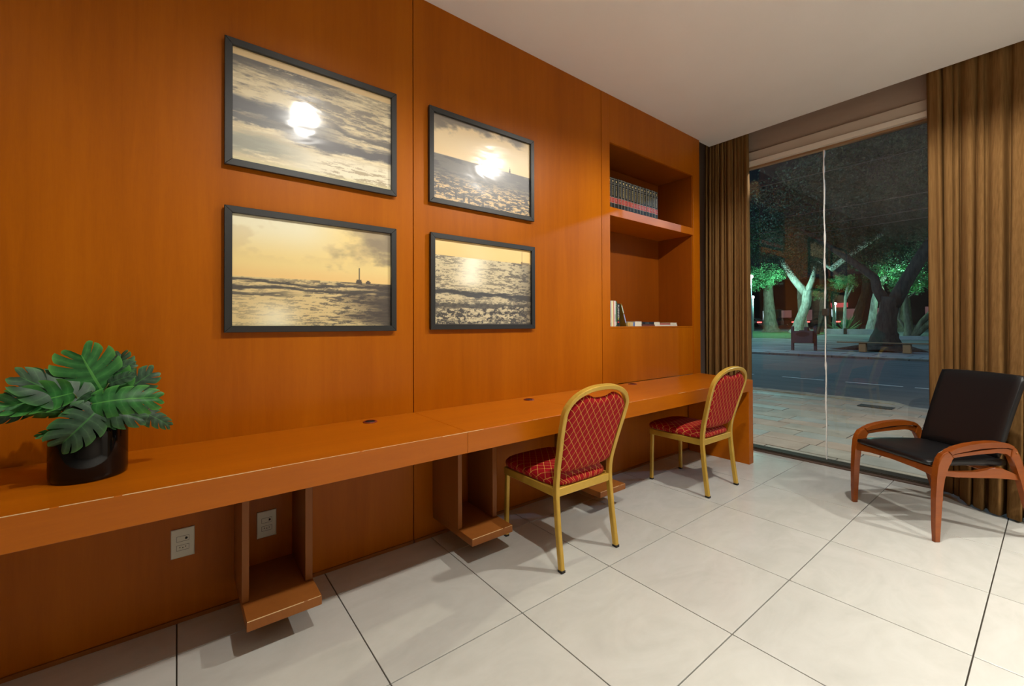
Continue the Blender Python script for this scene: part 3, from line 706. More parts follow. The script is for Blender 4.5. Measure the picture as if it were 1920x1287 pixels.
# ================================================================== BANQUET CHAIRS
def hw(z):     # half width of the back frame centre line
    pts = [(0.0, .212), (0.36, .208), (0.48, .206), (0.60, .217), (0.72, .232), (0.80, .238), (2, .238)]
    for (a, b_), (c, d) in zip(pts, pts[1:]):
        if z <= c: return b_ + (d - b_) * (z - a) / (c - a)
def by(z):     # depth of the back frame
    pts = [(0.0, 0.0), (0.20, 0.026), (0.373, .042), (0.44, .042), (0.52, .030), (0.669, -.010), (0.824, -.056), (0.96, -.098), (2, -.4)]
    for (a, b_), (c, d) in zip(pts, pts[1:]):
        if z <= c: return b_ + (d - b_) * (z - a) / (c - a)
def make_chair(label):
    t_ = thing('banquet_chair', label, 'chair', (0, 0, 0), group='gold banquet chairs at the desk')
    # back frame: two uprights and a rounded top in one bent bar
    pts = []
    for k in range(15):
        z = 0.36 + (0.80 - 0.36) * k / 14; pts.append((-hw(z), by(z), z))
    for k in range(1, 24):
        a = math.pi * k / 24; ca, sa = math.cos(a), math.sin(a)
        x = -0.238 * math.copysign(abs(ca) ** 0.86, ca); z = 0.80 + 0.132 * abs(sa) ** 0.92
        pts.append((x, by(z), z))
    for k in range(14, -1, -1):
        z = 0.36 + (0.80 - 0.36) * k / 14; pts.append((hw(z), by(z), z))
    barsweep('back_frame', pts, 0.026, 0.030, M['gold'], t_, Vector((0, 1, 0.25)))
    for sx in (-1, 1):
        lp = [(sx * hw(z), by(z), z) for z in (0.012, 0.10, 0.20, 0.30, 0.359)]
        lg = barsweep('leg', lp, 0.025, 0.030, M['gold'], t_, Vector((0, 1, 0)))
        box('foot_cap', sx * .212 - .0135, sx * .212 + .0135, -.0155, .0165, 0.0, 0.014, M['rubber'], lg, 0.002)
        fp = [(sx * .210, 0.470, 0.012), (sx * .207, 0.468, 0.20), (sx * .203, 0.466, 0.366)]
        lg = barsweep('leg', fp, 0.024, 0.026, M['gold'], t_, Vector((0, 1, 0)))
        box('foot_cap', sx * .210 - .013, sx * .210 + .013, .457, .483, 0.0, 0.014, M['rubber'], lg, 0.002)
    # seat frame
    bm = bmesh.new()
    for b_ in ((-.218, -.196, .055, .482, .366, .409), (.196, .218, .055, .482, .366, .409), (-.196, .196, .032, .054, .366, .409), (-.196, .196, .460, .482, .366, .409)):
        bm_box(bm, *b_)
    bmesh.ops.bevel(bm, geom=list(bm.edges), offset=0.003, segments=1, affect='EDGES')
    from_bm('seat_frame', bm, M['gold'], t_)
    # seat cushion: rounded square dome
    vs, fs, uv = [], [], []; NR, NA = 12, 56
    def outl(a):
        ca, sa = math.cos(a), math.sin(a); n_ = 5.5
        r_ = (abs(ca) ** n_ + abs(sa) ** n_) ** (-1 / n_)
        return (0.2165 * r_ * ca * (1.0 + 0.02 * sa), 0.278 + 0.244 * r_ * sa + 0.010 * max(0, sa))
    prof = [(0.90, 0.4095), (0.985, 0.415), (1.0, 0.428), (0.985, 0.441), (0.945, 0.4525), (0.87, 0.462), (0.76, 0.469), (0.6, 0.4745), (0.4, 0.478), (0.2, 0.480), (0.02, 0.4805)]
    for r_, z in prof:
        for k in range(NA):
            x, y = outl(2 * math.pi * k / NA); x *= r_; y = 0.281 + (y - 0.281) * r_
            drop = (z - .43) if z > .43 else 0
            vs.append((x, y, z)); ex = (1.12 if z < .44 else 1.0); uv.append((x * ex, y * ex))
    for i in range(len(prof) - 1):
        for k in range(NA): fs.append((i * NA + k, i * NA + (k + 1) % NA, (i + 1) * NA + (k + 1) % NA, (i + 1) * NA + k))
    fs.append(tuple(range(NA - 1, -1, -1))); fs.append(tuple((len(prof) - 1) * NA + k for k in range(NA)))
    mesh('seat', vs, fs, M['fabric'], t_, True, uv)
    # upholstered back with a hand hole notch at the top
    vs, fs, uv = [], [], []; NS, NT = 30, 34
    def ztop(s): return 0.795 + 0.113 * (1 - abs(s) ** 2.3) ** 0.55 - 0.030 * math.exp(-(s / 0.34) ** 4)
    def zbot(s): return 0.482 + 0.020 * abs(s) ** 5
    for side in (1, -1):
        for j in range(NT + 1):
            for i in range(NS + 1):
                s = -1 + 2 * i / NS; t = j / NT
                z = zbot(s) + (ztop(s) - zbot(s)) * t
                x = s * (min(hw(min(z, .80)), .238) - 0.0145)
                ed = min(1.0, (1 - abs(s)) * 9, t * 11, (1 - t) * 11); ed = math.sin(ed * math.pi / 2)
                vs.append((x, by(z) + side * (0.002 + 0.017 * ed), z)); uv.append((x, z))
    n1 = NS + 1; off = (NT + 1) * n1
    for j in range(NT):
        for i in range(NS):
            a = j * n1 + i; fs.append((a, a + 1, a + n1 + 1, a + n1)); fs.append((off + a + n1, off + a + n1 + 1, off + a + 1, off + a))
    rim = [i for i in range(n1)] + [j * n1 + NS for j in range(1, NT + 1)] + [NT * n1 + i for i in range(NS - 1, -1, -1)] + [j * n1 for j in range(NT - 1, 0, -1)]
    for a, b_ in zip(rim, rim[1:] + rim[:1]): fs.append((b_, a, off + a, off + b_))
    mesh('backrest', vs, fs, M['fabric'], t_, True, uv)
    return t_
c1 = make_chair('nearer gold banquet chair with red lattice seat at middle of the desk')
c1.location = (1.760, -0.735, 0); c1.rotation_euler = (0, 0, R(-1.0))
c2_ = copy_tree(c1); c2_['label'] = 'farther gold banquet chair with red lattice seat at the window end of the desk'
c2_.location = (3.266, -0.722, 0); c2_.rotation_euler = (0, 0, R(-1.2))

# ================================================================== LEATHER ARMCHAIR
ac = thing('armchair', 'black leather armchair with curved reddish wood arms by the window', 'armchair', (3.795 - 0.59540 * 0.279 + 0.80343 * 0.315, -1.381 - 0.80343 * 0.279 - 0.59540 * 0.315, 0), math.atan2(-0.80343, -0.59540))
def vz(p): return [(v - 0.315, z) for v, z in p]
legf = vz([(-.006, 0), (-.006, .10), (-.004, .25), (.004, .38), (.012, .44), (.022, .478), (.042, .506), (.072, .522), (.088, .500), (.104, .483), (.082, .464), (.068, .44), (.048, .36), (.039, .30), (.029, .15), (.023, 0)])
armt = vz([(.073, .5225), (.12, .541), (.19, .559), (.26, .569), (.325, .574), (.38, .572), (.425, .564), (.455, .549), (.447, .532), (.41, .541), (.36, .5475), (.25, .536), (.13, .514), (.089, .501)])
arml = vz([(.0895, .4995), (.13, .507), (.25, .5225), (.36, .5375), (.41, .5355), (.446, .5305), (.437, .487), (.411, .509), (.36, .511), (.23, .501), (.165, .493), (.105, .4825)])
legr = vz([(.4555, .5485), (.476, .530), (.503, .47), (.527, .375), (.562, .25), (.602, .10), (.640, 0), (.606, 0), (.566, .10), (.528, .22), (.494, .35), (.466, .43), (.438, .486), (.4475, .531)])
raill = vz([(.046, .408), (.15, .399), (.25, .400), (.31, .410), (.358, .422), (.40, .418), (.45, .396), (.500, .374), (.508, .345), (.45, .355), (.36, .362), (.23, .366), (.12, .370), (.050, .378)])
def slim(o, cx):
    for v in o.data.vertices:
        k = 0.66 + 0.34 * min(1.0, max(0.0, v.co.z / 0.50)); v.co.x = cx + (v.co.x - cx) * k
    return o
for sx in (-1, 1):
    a0, a1 = sx * 0.279 - 0.018, sx * 0.279 + 0.018
    LF = prism('leg', legf, 'x', a0, a1, M['chairwood'], ac, 0.006, 2)
    prism('armrest', armt, 'x', a0 - 0.004, a1 + 0.004, M['chairwood'], ac, 0.005, 2)
    prism('arm_brace', arml, 'x', a0 + 0.003, a1 - 0.003, M['chairwood'], ac, 0.004, 2)
    slim(LF, sx * .279)
    lr = slim(prism('leg', legr, 'x', a0 + 0.001, a1 - 0.001, M['chairwood'], ac, 0.006, 2), sx * .279)
    bm = bmesh.new(); bmesh.ops.create_cone(bm, cap_ends=True, segments=12, radius1=0.006, radius2=0.004, depth=0.004)
    bmesh.ops.rotate(bm, verts=bm.verts, matrix=Matrix.Rotation(R(90), 3, 'Y'))
    from_bm('peg', bm, M['brace'], lr, loc=(sx * 0.2985, 0.470 - 0.315, 0.510))
    prism('side_rail', raill, 'x', sx * 0.272 - 0.012, sx * 0.272 + 0.012, M['chairwood'], ac, 0.003, 1)
frp = [(-.262, .420), (0, .422), (.262, .420), (.262, .368), (.15, .383), (0, .389), (-.15, .383), (-.262, .368)]
prism('front_rail', frp, 'y', -0.315 + 0.015, -0.315 + 0.040, M['chairwood'], ac, 0.004, 1)
box('cross_rail', -.258, .258, 0.395 - .315, 0.425 - .315, 0.374, 0.415, M['chairwood'], ac, 0.004)
def cushion(name, sx, sy, sz, r, warp, mat, parent):
    bm = bmesh.new(); bm_box(bm, -sx, sx, -sy, sy, -sz, sz)
    bmesh.ops.subdivide_edges(bm, edges=list(bm.edges), cuts=9, use_grid_fill=True)
    for v in bm.verts:
        for ax, s_ in ((0, sx), (1, sy), (2, sz)): pass
        p = v.co; q = Vector((max(-sx + r, min(sx - r, p.x)), max(-sy + r, min(sy - r, p.y)), max(-sz + r, min(sz - r, p.z))))
        d = p - q
        if d.length > 1e-9: v.co = q + d.normalized() * r
        v.co = warp(v.co)
    return from_bm(name, bm, mat, parent, True)
def wseat(p):
    v = p.y / 0.232                       # -1 front .. 1 rear
    return Vector((p.x, p.y + 0.236 - 0.315, 0.4435 + p.z * 1.0 - 0.006 * max(0, v) + 0.005 * (p.z > 0) * (1 - (p.x / .26) ** 2) + (-0.008 if v < -.8 else 0) * (p.z > 0) - 0.012 * (1 - v * v) * (p.z > 0) * (1 - (p.x / .26) ** 2)))
cushion('seat', 0.253, 0.236, 0.0235, 0.020, wseat, M['leather'], ac)
def wback(p):
    h = (p.z + 0.25) / 0.5
    y = 0.452 + 0.155 * h + 0.02 * (1 - (p.x / .23) ** 2) * (1 if p.y < 0 else 0.5) + 0.015 * h * h
    return Vector((p.x * (1 + 0.03 * h) - 0.008, y + p.y - 0.315, 0.452 + 0.49 * h + 0.004 * (1 - (p.x / .23) ** 2)))
cushion('backrest', 0.228, 0.022, 0.25, 0.014, wback, M['leather'], ac)

# ================================================================== PLANT
PX, PY = -0.235, -0.285
plant = thing('potted_monstera', 'artificial split-leaf plant in a glossy black pot on the desk', 'plant', (PX, PY, DT + 0.0005))
pot = lathe('pot', [(0.0, 0.0), (0.092, 0.0), (0.097, 0.004), (0.0985, 0.02), (0.0985, 0.165), (0.0965, 0.170), (0.092, 0.168), (0.090, 0.150), (0.0, 0.150)], M['pot'], plant, 64, (0, 0, 0.0))
lathe('soil', [(0.0, 0.1525), (0.0895, 0.1525), (0.0895, 0.1505)], M['soil'], pot, 32)
def leaf(base, tip, side, width, mat, lobes=6, droop=0.25, fold=0.15, sideflop=(0.0, 0.0), seed=0):
    """base, tip in plant space; side: rough direction of the right half; width: half width relative to length"""
    rnd = random.Random(seed + 100)
    B, T = Vector(base), Vector(tip); ax = T - B; L = ax.length; ax.normalize()
    sd = Vector(side); sd = (sd - ax * sd.dot(ax)).normalized(); nm = sd.cross(ax).normalized()
    vs, fs, uv = [], [], []
    def put(t, s, hs, wl):
        # t along the rib, s across 0..1, hs = side sign
        tt = t
        W0 = width * L * (0.30 + 1.30 * (tt + 0.02) ** 0.45 * (1 - tt) ** 0.55) * wl
        ang = R(112 - 78 * tt)
        d = ax * math.cos(ang) + sd * (hs * math.sin(ang))
        p = B + ax * (tt * L * 0.86) + d * (s * W0)
        dist = s * W0
        flop = sideflop[0] if hs > 0 else sideflop[1]
        p += nm * (-droop * L * (tt - 0.35) ** 2 + fold * dist * (1 - 1.2 * s) - flop * dist * s)
        return p
    for hs in (1, -1):
        for k in range(lobes):
            t0, t1 = k / lobes, (k + 1) / lobes
            wl = rnd.uniform(0.90, 1.08); base_i = len(vs); NA, NB = 5, 8
            for b_ in range(NB + 1):
                s = b_ / NB
                op = sm(0.38, 0.60, np.array(s)).item(); 
                shr = 1 - (0.05 + 0.09 * s) * op
                if k == lobes - 1: shr = 1 - 0.15 * op
                for a in range(NA + 1):
                    q = a / NA; c = (t0 + t1) / 2
                    t = c + (t0 + (t1 - t0) * q - c) * shr + 0.05 * s * s * op
                    rd = 1 - (0.13 * (1 - q) ** 2 + 0.02 * q ** 6) * s ** 3
                    vs.append(put(min(1, max(0, t)), s * rd, hs, wl)); uv.append((s, q))
            for b_ in range(NB):
                for a in range(NA):
                    i0 = base_i + b_ * (NA + 1) + a; f_ = (i0, i0 + 1, i0 + NA + 2, i0 + NA + 1)
                    fs.append(f_ if hs > 0 else f_[::-1])
    return mesh('leaf', vs, fs, mat, plant, True, uv)
def px(x, y, dy):            # crop coordinates of the plant study -> plant space at depth offset dy (towards the room is negative)
    k = 0.000305
    return Vector(((x - 720) * k * (1 - dy * 1.1) , dy, (1200 - y) * 0.000382 * (1 - dy * 0.9)))
D, Bt = M['leaf_dark'], M['leaf_bright']
LV = [ # base, tip, side, width, mat, lobes, droop, fold, flop
 (px(850, 520, -.03), px(640, 120, -.05), (-1, -.2, -.5), .62, Bt, 7, .2, .1, (0, 0)),
 (px(720, 560, -.07), px(215, 345, -.09), (.2, -.5, -1), .40, D, 6, .3, .1, (0.2, 0)),
 (px(640, 500, -.09), px(110, 590, -.10), (0, -.5, -1), .28, Bt, 7, .25, .1, (0.3, 0.8)),
 (px(420, 560, -.05), px(0, 670, -.04), (0, -.4, -1), .20, D, 6, .2, .1, (0.3, 0.5)),
 (px(560, 400, .02), px(170, 235, .03), (.1, -.3, -1), .30, D, 6, .2, .1, (0.6, 0.2)),
 (px(820, 640, -.11), px(560, 905, -.14), (-1, -.2, -.2), .52, D, 6, .5, .1, (0.1, 0.2)),
 (px(770, 590, -.11), px(1340, 560, -.10), (0, -.6, -1), .30, Bt, 7, .35, .15, (0.7, 0.1)),
 (px(760, 620, -.09), px(1190, 750, -.12), (0, -.6, -1), .30, D, 6, .3, .1, (0.5, 0.1)),
 (px(960, 520, -.02), px(1290, 300, -.01), (1, -.2, -.9), .46, D, 6, .2, .15, (0.1, 0)),
 (px(960, 330, .02), px(970, 60, .05), (1, -.3, .1), .55, D, 6, .2, .2, (0.1, 0.1)),
 (px(860, 300, -.01), px(1110, 230, -.02), (0, -.5, -1), .36, D, 5, .3, .1, (0.3, 0)),
 (px(1060, 640, -.04), px(1480, 860, -.02), (-.2, -.5, -1), .22, D, 7, .3, .1, (0.4, 0.2)),
 (px(560, 640, -.10), px(200, 600, -.10), (0, -.3, 1), .30, Bt, 5, .4, .1, (0.3, 0.9)),
 (px(560, 760, -.05), px(350, 815, -.06), (0, -.6, -1), .25, Bt, 4, .1, .1, (0, 0)),
 (px(620, 560, -.03), px(90, 420, -.01), (0, -.5, -1), .26, D, 6, .25, .1, (0.3, 0.3)),
 (px(860, 660, -.07), px(1010, 800, -.10), (1, -.4, -.6), .42, D, 5, .3, .1, (0.1, 0)),
 (px(760, 480, -.06), px(600, 600, -.10), (-1, -.4, -.6), .50, D, 5, .3, .1, (0.1, 0)),
 (px(880, 420, -.04), px(1090, 350, -.05), (0, -.6, -1), .40, D, 5, .2, .1, (0.1, 0)),
 (px(900, 560, .05), px(1250, 500, .09), (0, -.5, -1), .35, D, 6, .2, .1, (0.1, 0)),
 (px(640, 520, .05), px(420, 330, .09), (-1, -.5, -.5), .45, D, 6, .2, .1, (0.1, 0)),
 (px(760, 400, .05), px(700, 190, .08), (1, -.5, .2), .45, D, 6, .2, .1, (0.1, 0)),
 (px(880, 640, .03), px(1080, 720, .06), (.4, -.5, -1), .40, D, 5, .2, .1, (0.1, 0)),
]
for i, (b0, t0, sd, w, mt_, lb, dr, fo, fl_) in enumerate(LV):
    lf = leaf(b0, t0, sd, w * 0.86 + .04, mt_, max(4, lb - 1), dr, fo, fl_, i)
    root = Vector(((b0.x) * .18, b0.y * .3, 0.150)); mid = root.lerp(b0, .55) + Vector((0, 0, .025))
    tube('stem', [root, root.lerp(mid, .5) + Vector((0, 0, .006)), mid, mid.lerp(b0, .6) + Vector((0, 0, .004)), b0], [.0032, .003, .0026, .0022, .0016], M['stem'], plant, 6)

# ================================================================== BOOKS
def textobj(body, size, mat, parent, loc, rot, ext=0.0, ax='CENTER'):
    cu = bpy.data.curves.new('lettering', 'FONT'); cu.body = body; cu.size = size; cu.align_x = ax; cu.align_y = 'CENTER'
    cu.resolution_u = 1
    tmp = bpy.data.objects.new('lettering_curve', cu); COL.objects.link(tmp)
    dg = bpy.context.evaluated_depsgraph_get(); me = bpy.data.meshes.new_from_object(tmp.evaluated_get(dg))
    bpy.data.objects.remove(tmp); me.materials.clear(); me.materials.append(mat); me.name = 'lettering'
    o = bpy.data.objects.new('lettering', me); link(o, parent); o.location = loc; o.rotation_euler = rot; return o
M['bk_black'] = plain('book_cloth_black', (0.012, 0.012, 0.011), 0.5, specular=0.3)
M['bk_red'] = plain('book_band_red', (0.30, 0.032, 0.022), 0.5)
M['bk_gold'] = plain('book_gilding', (0.52, 0.42, 0.20), 0.45)
M['bk_pale'] = plain('book_line_pale', (0.34, 0.34, 0.28), 0.5)
M['paper'] = plain('paper', (0.72, 0.66, 0.52), 0.8)
def encyclopedia():
    w, d, h = 0.0225, 0.19, 0.262
    t_ = thing('encyclopedia_volume', '', 'book', (0, 0, 0), group='encyclopedia volumes on the bookcase shelf')
    prism('cover', [(-w, 0.006), (-w * .7, 0.0015), (0, 0.0), (w * .7, 0.0015), (w, 0.006), (w, d), (w - .003, d), (w - .003, 0.012), (-w + .003, 0.012), (-w + .003, d), (-w, d)], 'z', 0, h, M['bk_black'], t_)
    box('page_block', -w + .0032, w - .0032, 0.0125, d - .006, 0.004, h - .005, M['paper'], t_)
    pr_ = [(-w * .98, 0.0055), (-w * .7, 0.0008), (0, -0.0007), (w * .7, 0.0008), (w * .98, 0.0055), (w * .9, 0.008), (-w * .9, 0.008)]
    prism('red_band', pr_, 'z', 0.048, 0.092, M['bk_red'], t_)
    bm = bmesh.new()
    for z0, z1 in ((0.0925, 0.0945), (0.0455, 0.0475), (0.004, 0.0058), (0.2135, 0.2150), (0.2525, 0.2540)):
        bm_box(bm, -w * .72, w * .72, -0.0009, 0.004, z0, z1)
    bm_box(bm, -w * .98, -w * .92, 0.0040, 0.007, 0.003, h - 0.003)
    from_bm('gilt_lines', bm, M['bk_pale'], t_)
    bm = bmesh.new(); bmesh.ops.create_uvsphere(bm, u_segments=8, v_segments=6, radius=0.0075); bmesh.ops.scale(bm, verts=bm.verts, vec=(1, .15, 1))
    from_bm('emblem', bm, M['bk_gold'], t_, loc=(0, -0.0005, 0.233))
    textobj('Larousse', 0.024, M['bk_gold'], t_, (0, -0.0013, 0.153), (R(90), R(90), 0))
    return t_
ORD = ['first', 'second', 'third', 'fourth', 'fifth', 'sixth', 'seventh', 'eighth', 'ninth', 'tenth', 'eleventh', 'twelfth', 'thirteenth', 'fourteenth', 'fifteenth', 'sixteenth']
e0 = encyclopedia(); rnd = random.Random(12)
for i in range(16):
    e_ = e0 if i == 0 else copy_tree(e0)
    lab = 'black red-banded encyclopedia volume, %s from the left on the upper shelf' % ORD[i]
    if i == 0: lab = 'leftmost black red-banded encyclopedia volume on the upper shelf'
    if i == 15: lab = 'rightmost black red-banded encyclopedia volume on the upper shelf'
    e_['label'] = lab
    e_.location = (2.8925 + i * 0.0459 + (0.008 if i == 15 else 0), 0.022 + rnd.uniform(-.003, .004), 2.2505)
for i in range(16):
    pass
vols = [o for o in COL.objects if o.name.startswith('encyclopedia_volume')]
vols.sort(key=lambda o: o.location.x)
for i, v in enumerate(vols):
    textobj(str(i + 1), 0.026, M['bk_pale'], v, (0, -0.0016, 0.070), (R(90), 0, 0))
def book(label, w, d, h, cover, spine=None, group='loose books on the bookcase ledge', lean=None):
    """spine at -y; w thick, h tall"""
    t_ = thing('book', label, 'book', (0, 0, 0), group=group)
    w /= 2
    prism('cover', [(-w, 0.0), (w, 0.0), (w, d), (w - .002, d), (w - .002, 0.003), (-w + .002, 0.003), (-w + .002, d), (-w, d)], 'z', 0, h, cover, t_)
    box('page_block', -w + .0022, w - .0022, 0.0035, d - .003, 0.002, h - .003, M['paper'], t_)
    return t_
def cov(name, c, rough=0.4): return plain('cover_' + name, c, rough)
Z0 = 1.2435
b_ = book('slim yellow-spined book at the far left end of the ledge', 0.010, .15, .215, cov('yellow', (0.42, 0.30, 0.02))); b_.location = (2.8745, 0.04, Z0)
b_ = book('slim pale blue book second in the standing row', 0.024, .15, .218, cov('blue', (0.36, 0.50, 0.66))); b_.location = (2.8925, 0.022, Z0)
box('blue_patch', -.0119, .0119, -.0006, .0002, .03, .075, M['carpaint'], b_)
b_ = book('cream book standing between the blue and pink spines', 0.026, .15, .218, cov('cream', (0.72, 0.66, 0.36))); b_.location = (2.918, 0.020, Z0)
b_ = book('slim pink-spined book standing beside the cream one', 0.010, .15, .216, cov('pink', (0.55, 0.09, 0.10))); b_.location = (2.9365, 0.021, Z0)
b_ = book('white-spined book with dark lettering standing beside the pink one', 0.019, .15, .218, cov('white', (0.74, 0.70, 0.66))); b_.location = (2.9515, 0.020, Z0)
textobj('MANUAL', 0.016, M['bk_black'], b_, (0, -0.0008, 0.07), (R(90), R(90), 0))
b_ = book('slim dark green book standing beside the white one', 0.019, .15, .213, cov('green', (0.06, 0.15, 0.09))); b_.location = (2.971, 0.022, Z0)
boxes('gilt_lines', [(-.007, .007, -.0006, .0002, .17, .172), (-.007, .007, -.0006, .0002, .186, .188), (-.007, .007, -.0006, .0002, .012, .04)], M['bk_pale'], b_)
b_ = book('thick black book with white lettering on the ledge', 0.042, .14, .196, cov('black', (0.018, 0.018, 0.019))); b_.location = (3.0015, 0.024, Z0)
textobj('PLANNER', 0.028, plain('book_white_ink', (.8, .78, .74), .5), b_, (0, -0.0008, 0.125), (R(90), R(90), 0))
prism('arrow_mark', [(0, .052), (.010, .066), (.005, .066), (.005, .080), (-.005, .080), (-.005, .066), (-.010, .066)], 'y', -.0008, .0002, plain('lime_ink', (.42, .42, .04), .5), b_)
box('red_mark', -.010, .010, -.0008, .0002, .030, .042, plain('red_ink', (.5, .03, .03), .5), b_)
b_ = book('olive-backed paperback leaning against the thick black book', 0.012, .14, .205, cov('olive', (0.20, 0.13, 0.02))); b_.location = (3.112, 0.020, Z0 + 0.0022); b_.rotation_euler = (0, R(-21), 0)
boxes('spine_stripe', [(-.0058, .0058, -.0006, .0002, .12, .19)], plain('mint_ink', (.48, .58, .45), .5), b_)
boxes('spine_stripe', [(-.0058, .0058, -.0006, .0002, .03, .11)], plain('lilac_ink', (.32, .36, .62), .5), b_)
# lying books: page side or spine towards the room
def flat(label, x0, x1, z0, z1, cover, d=0.15, pages_front=False, y=0.022):
    t_ = thing('book', label, 'book', ((x0 + x1) / 2, y, z0), group='loose books on the bookcase ledge')
    w = (x1 - x0) / 2; h = z1 - z0
    if pages_front:
        boxes('cover', [(-w, w, 0, d, 0, .0016), (-w, w, 0, d, h - .0016, h), (-w, w, d - .002, d, .0016, h - .0016)], cover, t_)
        box('page_block', -w + .002, w - .002, 0.002, d - .0025, .0018, h - .0018, M['paper'], t_)
    else:
        boxes('cover', [(-w, w, 0, d, 0, .0018), (-w, w, 0, d, h - .0018, h), (-w, w, 0, .0025, .0018, h - .0018)], cover, t_)
        box('page_block', -w + .002, w - .002, 0.003, d - .002, .0020, h - .0020, M['paper'], t_)
    return t_
b_ = flat('thick paperback with yellow and blue spine lying beside the leaning book', 3.128, 3.232, Z0, Z0 + .036, cov('yb', (0.55, 0.42, 0.20)))
box('blue_patch', .028, .0519, -.0008, .0002, .001, .035, cov('blue2', (0.10, 0.17, 0.42)), b_)
box('ochre_patch', -.0519, -.015, -.0008, .0002, .006, .030, cov('ochre', (0.60, 0.36, 0.08)), b_)
flat('thick white-paged book lying fore-edge outward on the ledge', 3.236, 3.336, Z0, Z0 + .044, cov('white2', (0.7, 0.68, 0.62)), pages_front=True)
flat('dark brown book lying under the black one', 3.342, 3.535, Z0, Z0 + .016, cov('brown', (0.16, 0.045, 0.025)))
b_ = flat('black book lying on top of the dark brown one', 3.346, 3.528, Z0 + .0163, Z0 + .040, cov('black2', (0.016, 0.016, 0.020)))
textobj('HISTORIA', 0.013, M['bk_pale'], b_, (-0.02, -0.0008, 0.012), (R(90), 0, 0))
flat('tan and white booklet lying at the right end of the books', 3.545, 3.925, Z0, Z0 + .014, cov('tanw', (0.70, 0.64, 0.55)))
flat('small cream-paged book lying on the tan booklet', 3.532, 3.625, Z0 + .0143, Z0 + .040, cov('cream2', (0.66, 0.60, 0.42)), pages_front=True)
flat('thin red booklet lying on the tan booklet', 3.632, 3.80, Z0 + .0143, Z0 + .026, cov('red2', (0.36, 0.035, 0.03)))
flat('small cream pad of paper on the right end of the tan booklet', 3.808, 3.92, Z0 + .0143, Z0 + .034, cov('cream3', (0.68, 0.60, 0.42)), pages_front=True)

# ================================================================== DOWNLIGHTS (above the frame, seen only in reflections)
for (lx, ly, le, lb), what in zip(LAMPS[1:3], ('waves picture with the cream strip', 'picture of the tiny sail')):
    t_ = thing('downlight', 'round recessed ceiling downlight mirrored in the ' + what, 'downlight', (lx, ly, CEIL), group='ceiling downlights')
    lathe('ring', [(0.050, -0.0005), (0.052, -0.006), (0.072, -0.004), (0.074, -0.0005)], M['lamp_ring'], t_, 28)
    lathe('lamp_face', [(0.0, -0.003), (0.046, -0.003), (0.046, -0.0006)], M['lamp_glow'], t_, 24)

# ================================================================== OUTSIDE
def gz(x):   # ground height beyond the far kerb
    if x < 26: return -0.08
    if x < 42: return -0.08 + (x - 26) / 16 * 0.62
    return 0.54 + (x - 42) * 0.012
pv = struct(mesh('pavement', [(4.776, -12, -0.075), (9.25, -12, -0.075), (9.25, 14, -0.075), (4.776, 14, -0.075)], [(0, 1, 2, 3)], M['slab_joint']))
rnd = random.Random(21); xr = 4.80; r_i = 0
while xr < 9.2:
    dx = rnd.choice((0.27, 0.30, 0.32, 0.36)); x1 = min(xr + dx, 9.22)
    y = -2.3 + rnd.uniform(-.3, .3)
    ylim = 0.9 + (xr - 4.8) * 0.42
    while y < ylim:
        ly = rnd.uniform(0.45, 0.80)
        box('slab', xr + .004, x1 - .004, y + .004, y + ly - .004, -0.078, -0.05 + rnd.uniform(-.003, .002), rnd.choice((M['slab'], M['slab'], M['slab3'], M['slab2'])), pv, 0.003)
        y += ly
    xr = x1
gr_ = tag(box('drain_grate', 8.62, 8.86, -0.72, -0.30, -0.049, -0.040, M['dark_hole'], None, 0.003), 'small dark drain cover set in the outside pavement', 'drain cover')
kb = struct(empty('trim_kerb', (9.3, 0, 0)))
y = -0.62; k = 0
while y < 5.5:
    L = rnd.uniform(0.8, 1.15); o = box('kerb_stone', 9.245, 9.245 + rnd.uniform(.24, .30), y + .006, y + L - .006, -0.20, -0.04 + rnd.uniform(-.004, .006), M['kerb'], None, 0.012, 2); o.parent = kb; o.location = (-9.3, 0, 0)
    y += L
prism('kerb_ramp', [(-0.70, -0.195), (-0.05, -0.045), (-0.05, -0.2), (-0.70, -0.2)], 'x', 9.245 - 9.3, 9.50 - 9.3, M['kerb'], kb).location = (0, -0.57, 0)
rd = struct(mesh('road', [(9.24, -40, -0.19), (22.02, -40, -0.14), (22.02, 60, -0.14), (9.24, 60, -0.19)], [(0, 1, 2, 3)], M['asphalt']))
for (ya, yb) in ((-3.2, -1.6), (-0.75, -0.30), (-0.1, 0.95), (1.40, 2.34), (3.08, 4.2), (5.2, 6.4)):
    box('lane_dash', 13.08, 13.20, ya, yb, -0.174, -0.168, M['lane_paint'], rd)
fk = struct(empty('trim_far_kerb', (22.1, 0, 0)))
y = -6.0
while y < 16:
    o = box('kerb_stone', 22.03, 22.20, y + .01, y + 1.18, -0.2, -0.045, M['kerb'], None, 0.015); o.parent = fk; o.location = (-22.1, 0, 0); y += 1.2
pf = struct(mesh('far_pavement', [(22.19, -40, -0.085), (26.0, -40, -0.085), (26.0, 60, -0.085), (22.19, 60, -0.085)], [(0, 1, 2, 3)], M['slab_joint']))
for j in range(17):
    for i in range(2):
        x0 = 22.21 + i * 1.35; y0 = -4.5 + j * 1.1 + (0.5 if i else 0)
        box('slab', x0 + .03, x0 + 1.32, y0 + .03, y0 + 1.07, -0.084, -0.065 + rnd.uniform(-.006, .004), M['farpave'], pf, 0.006)
xsq = [24.9, 26, 30, 34, 38, 42, 60, 90, 160]
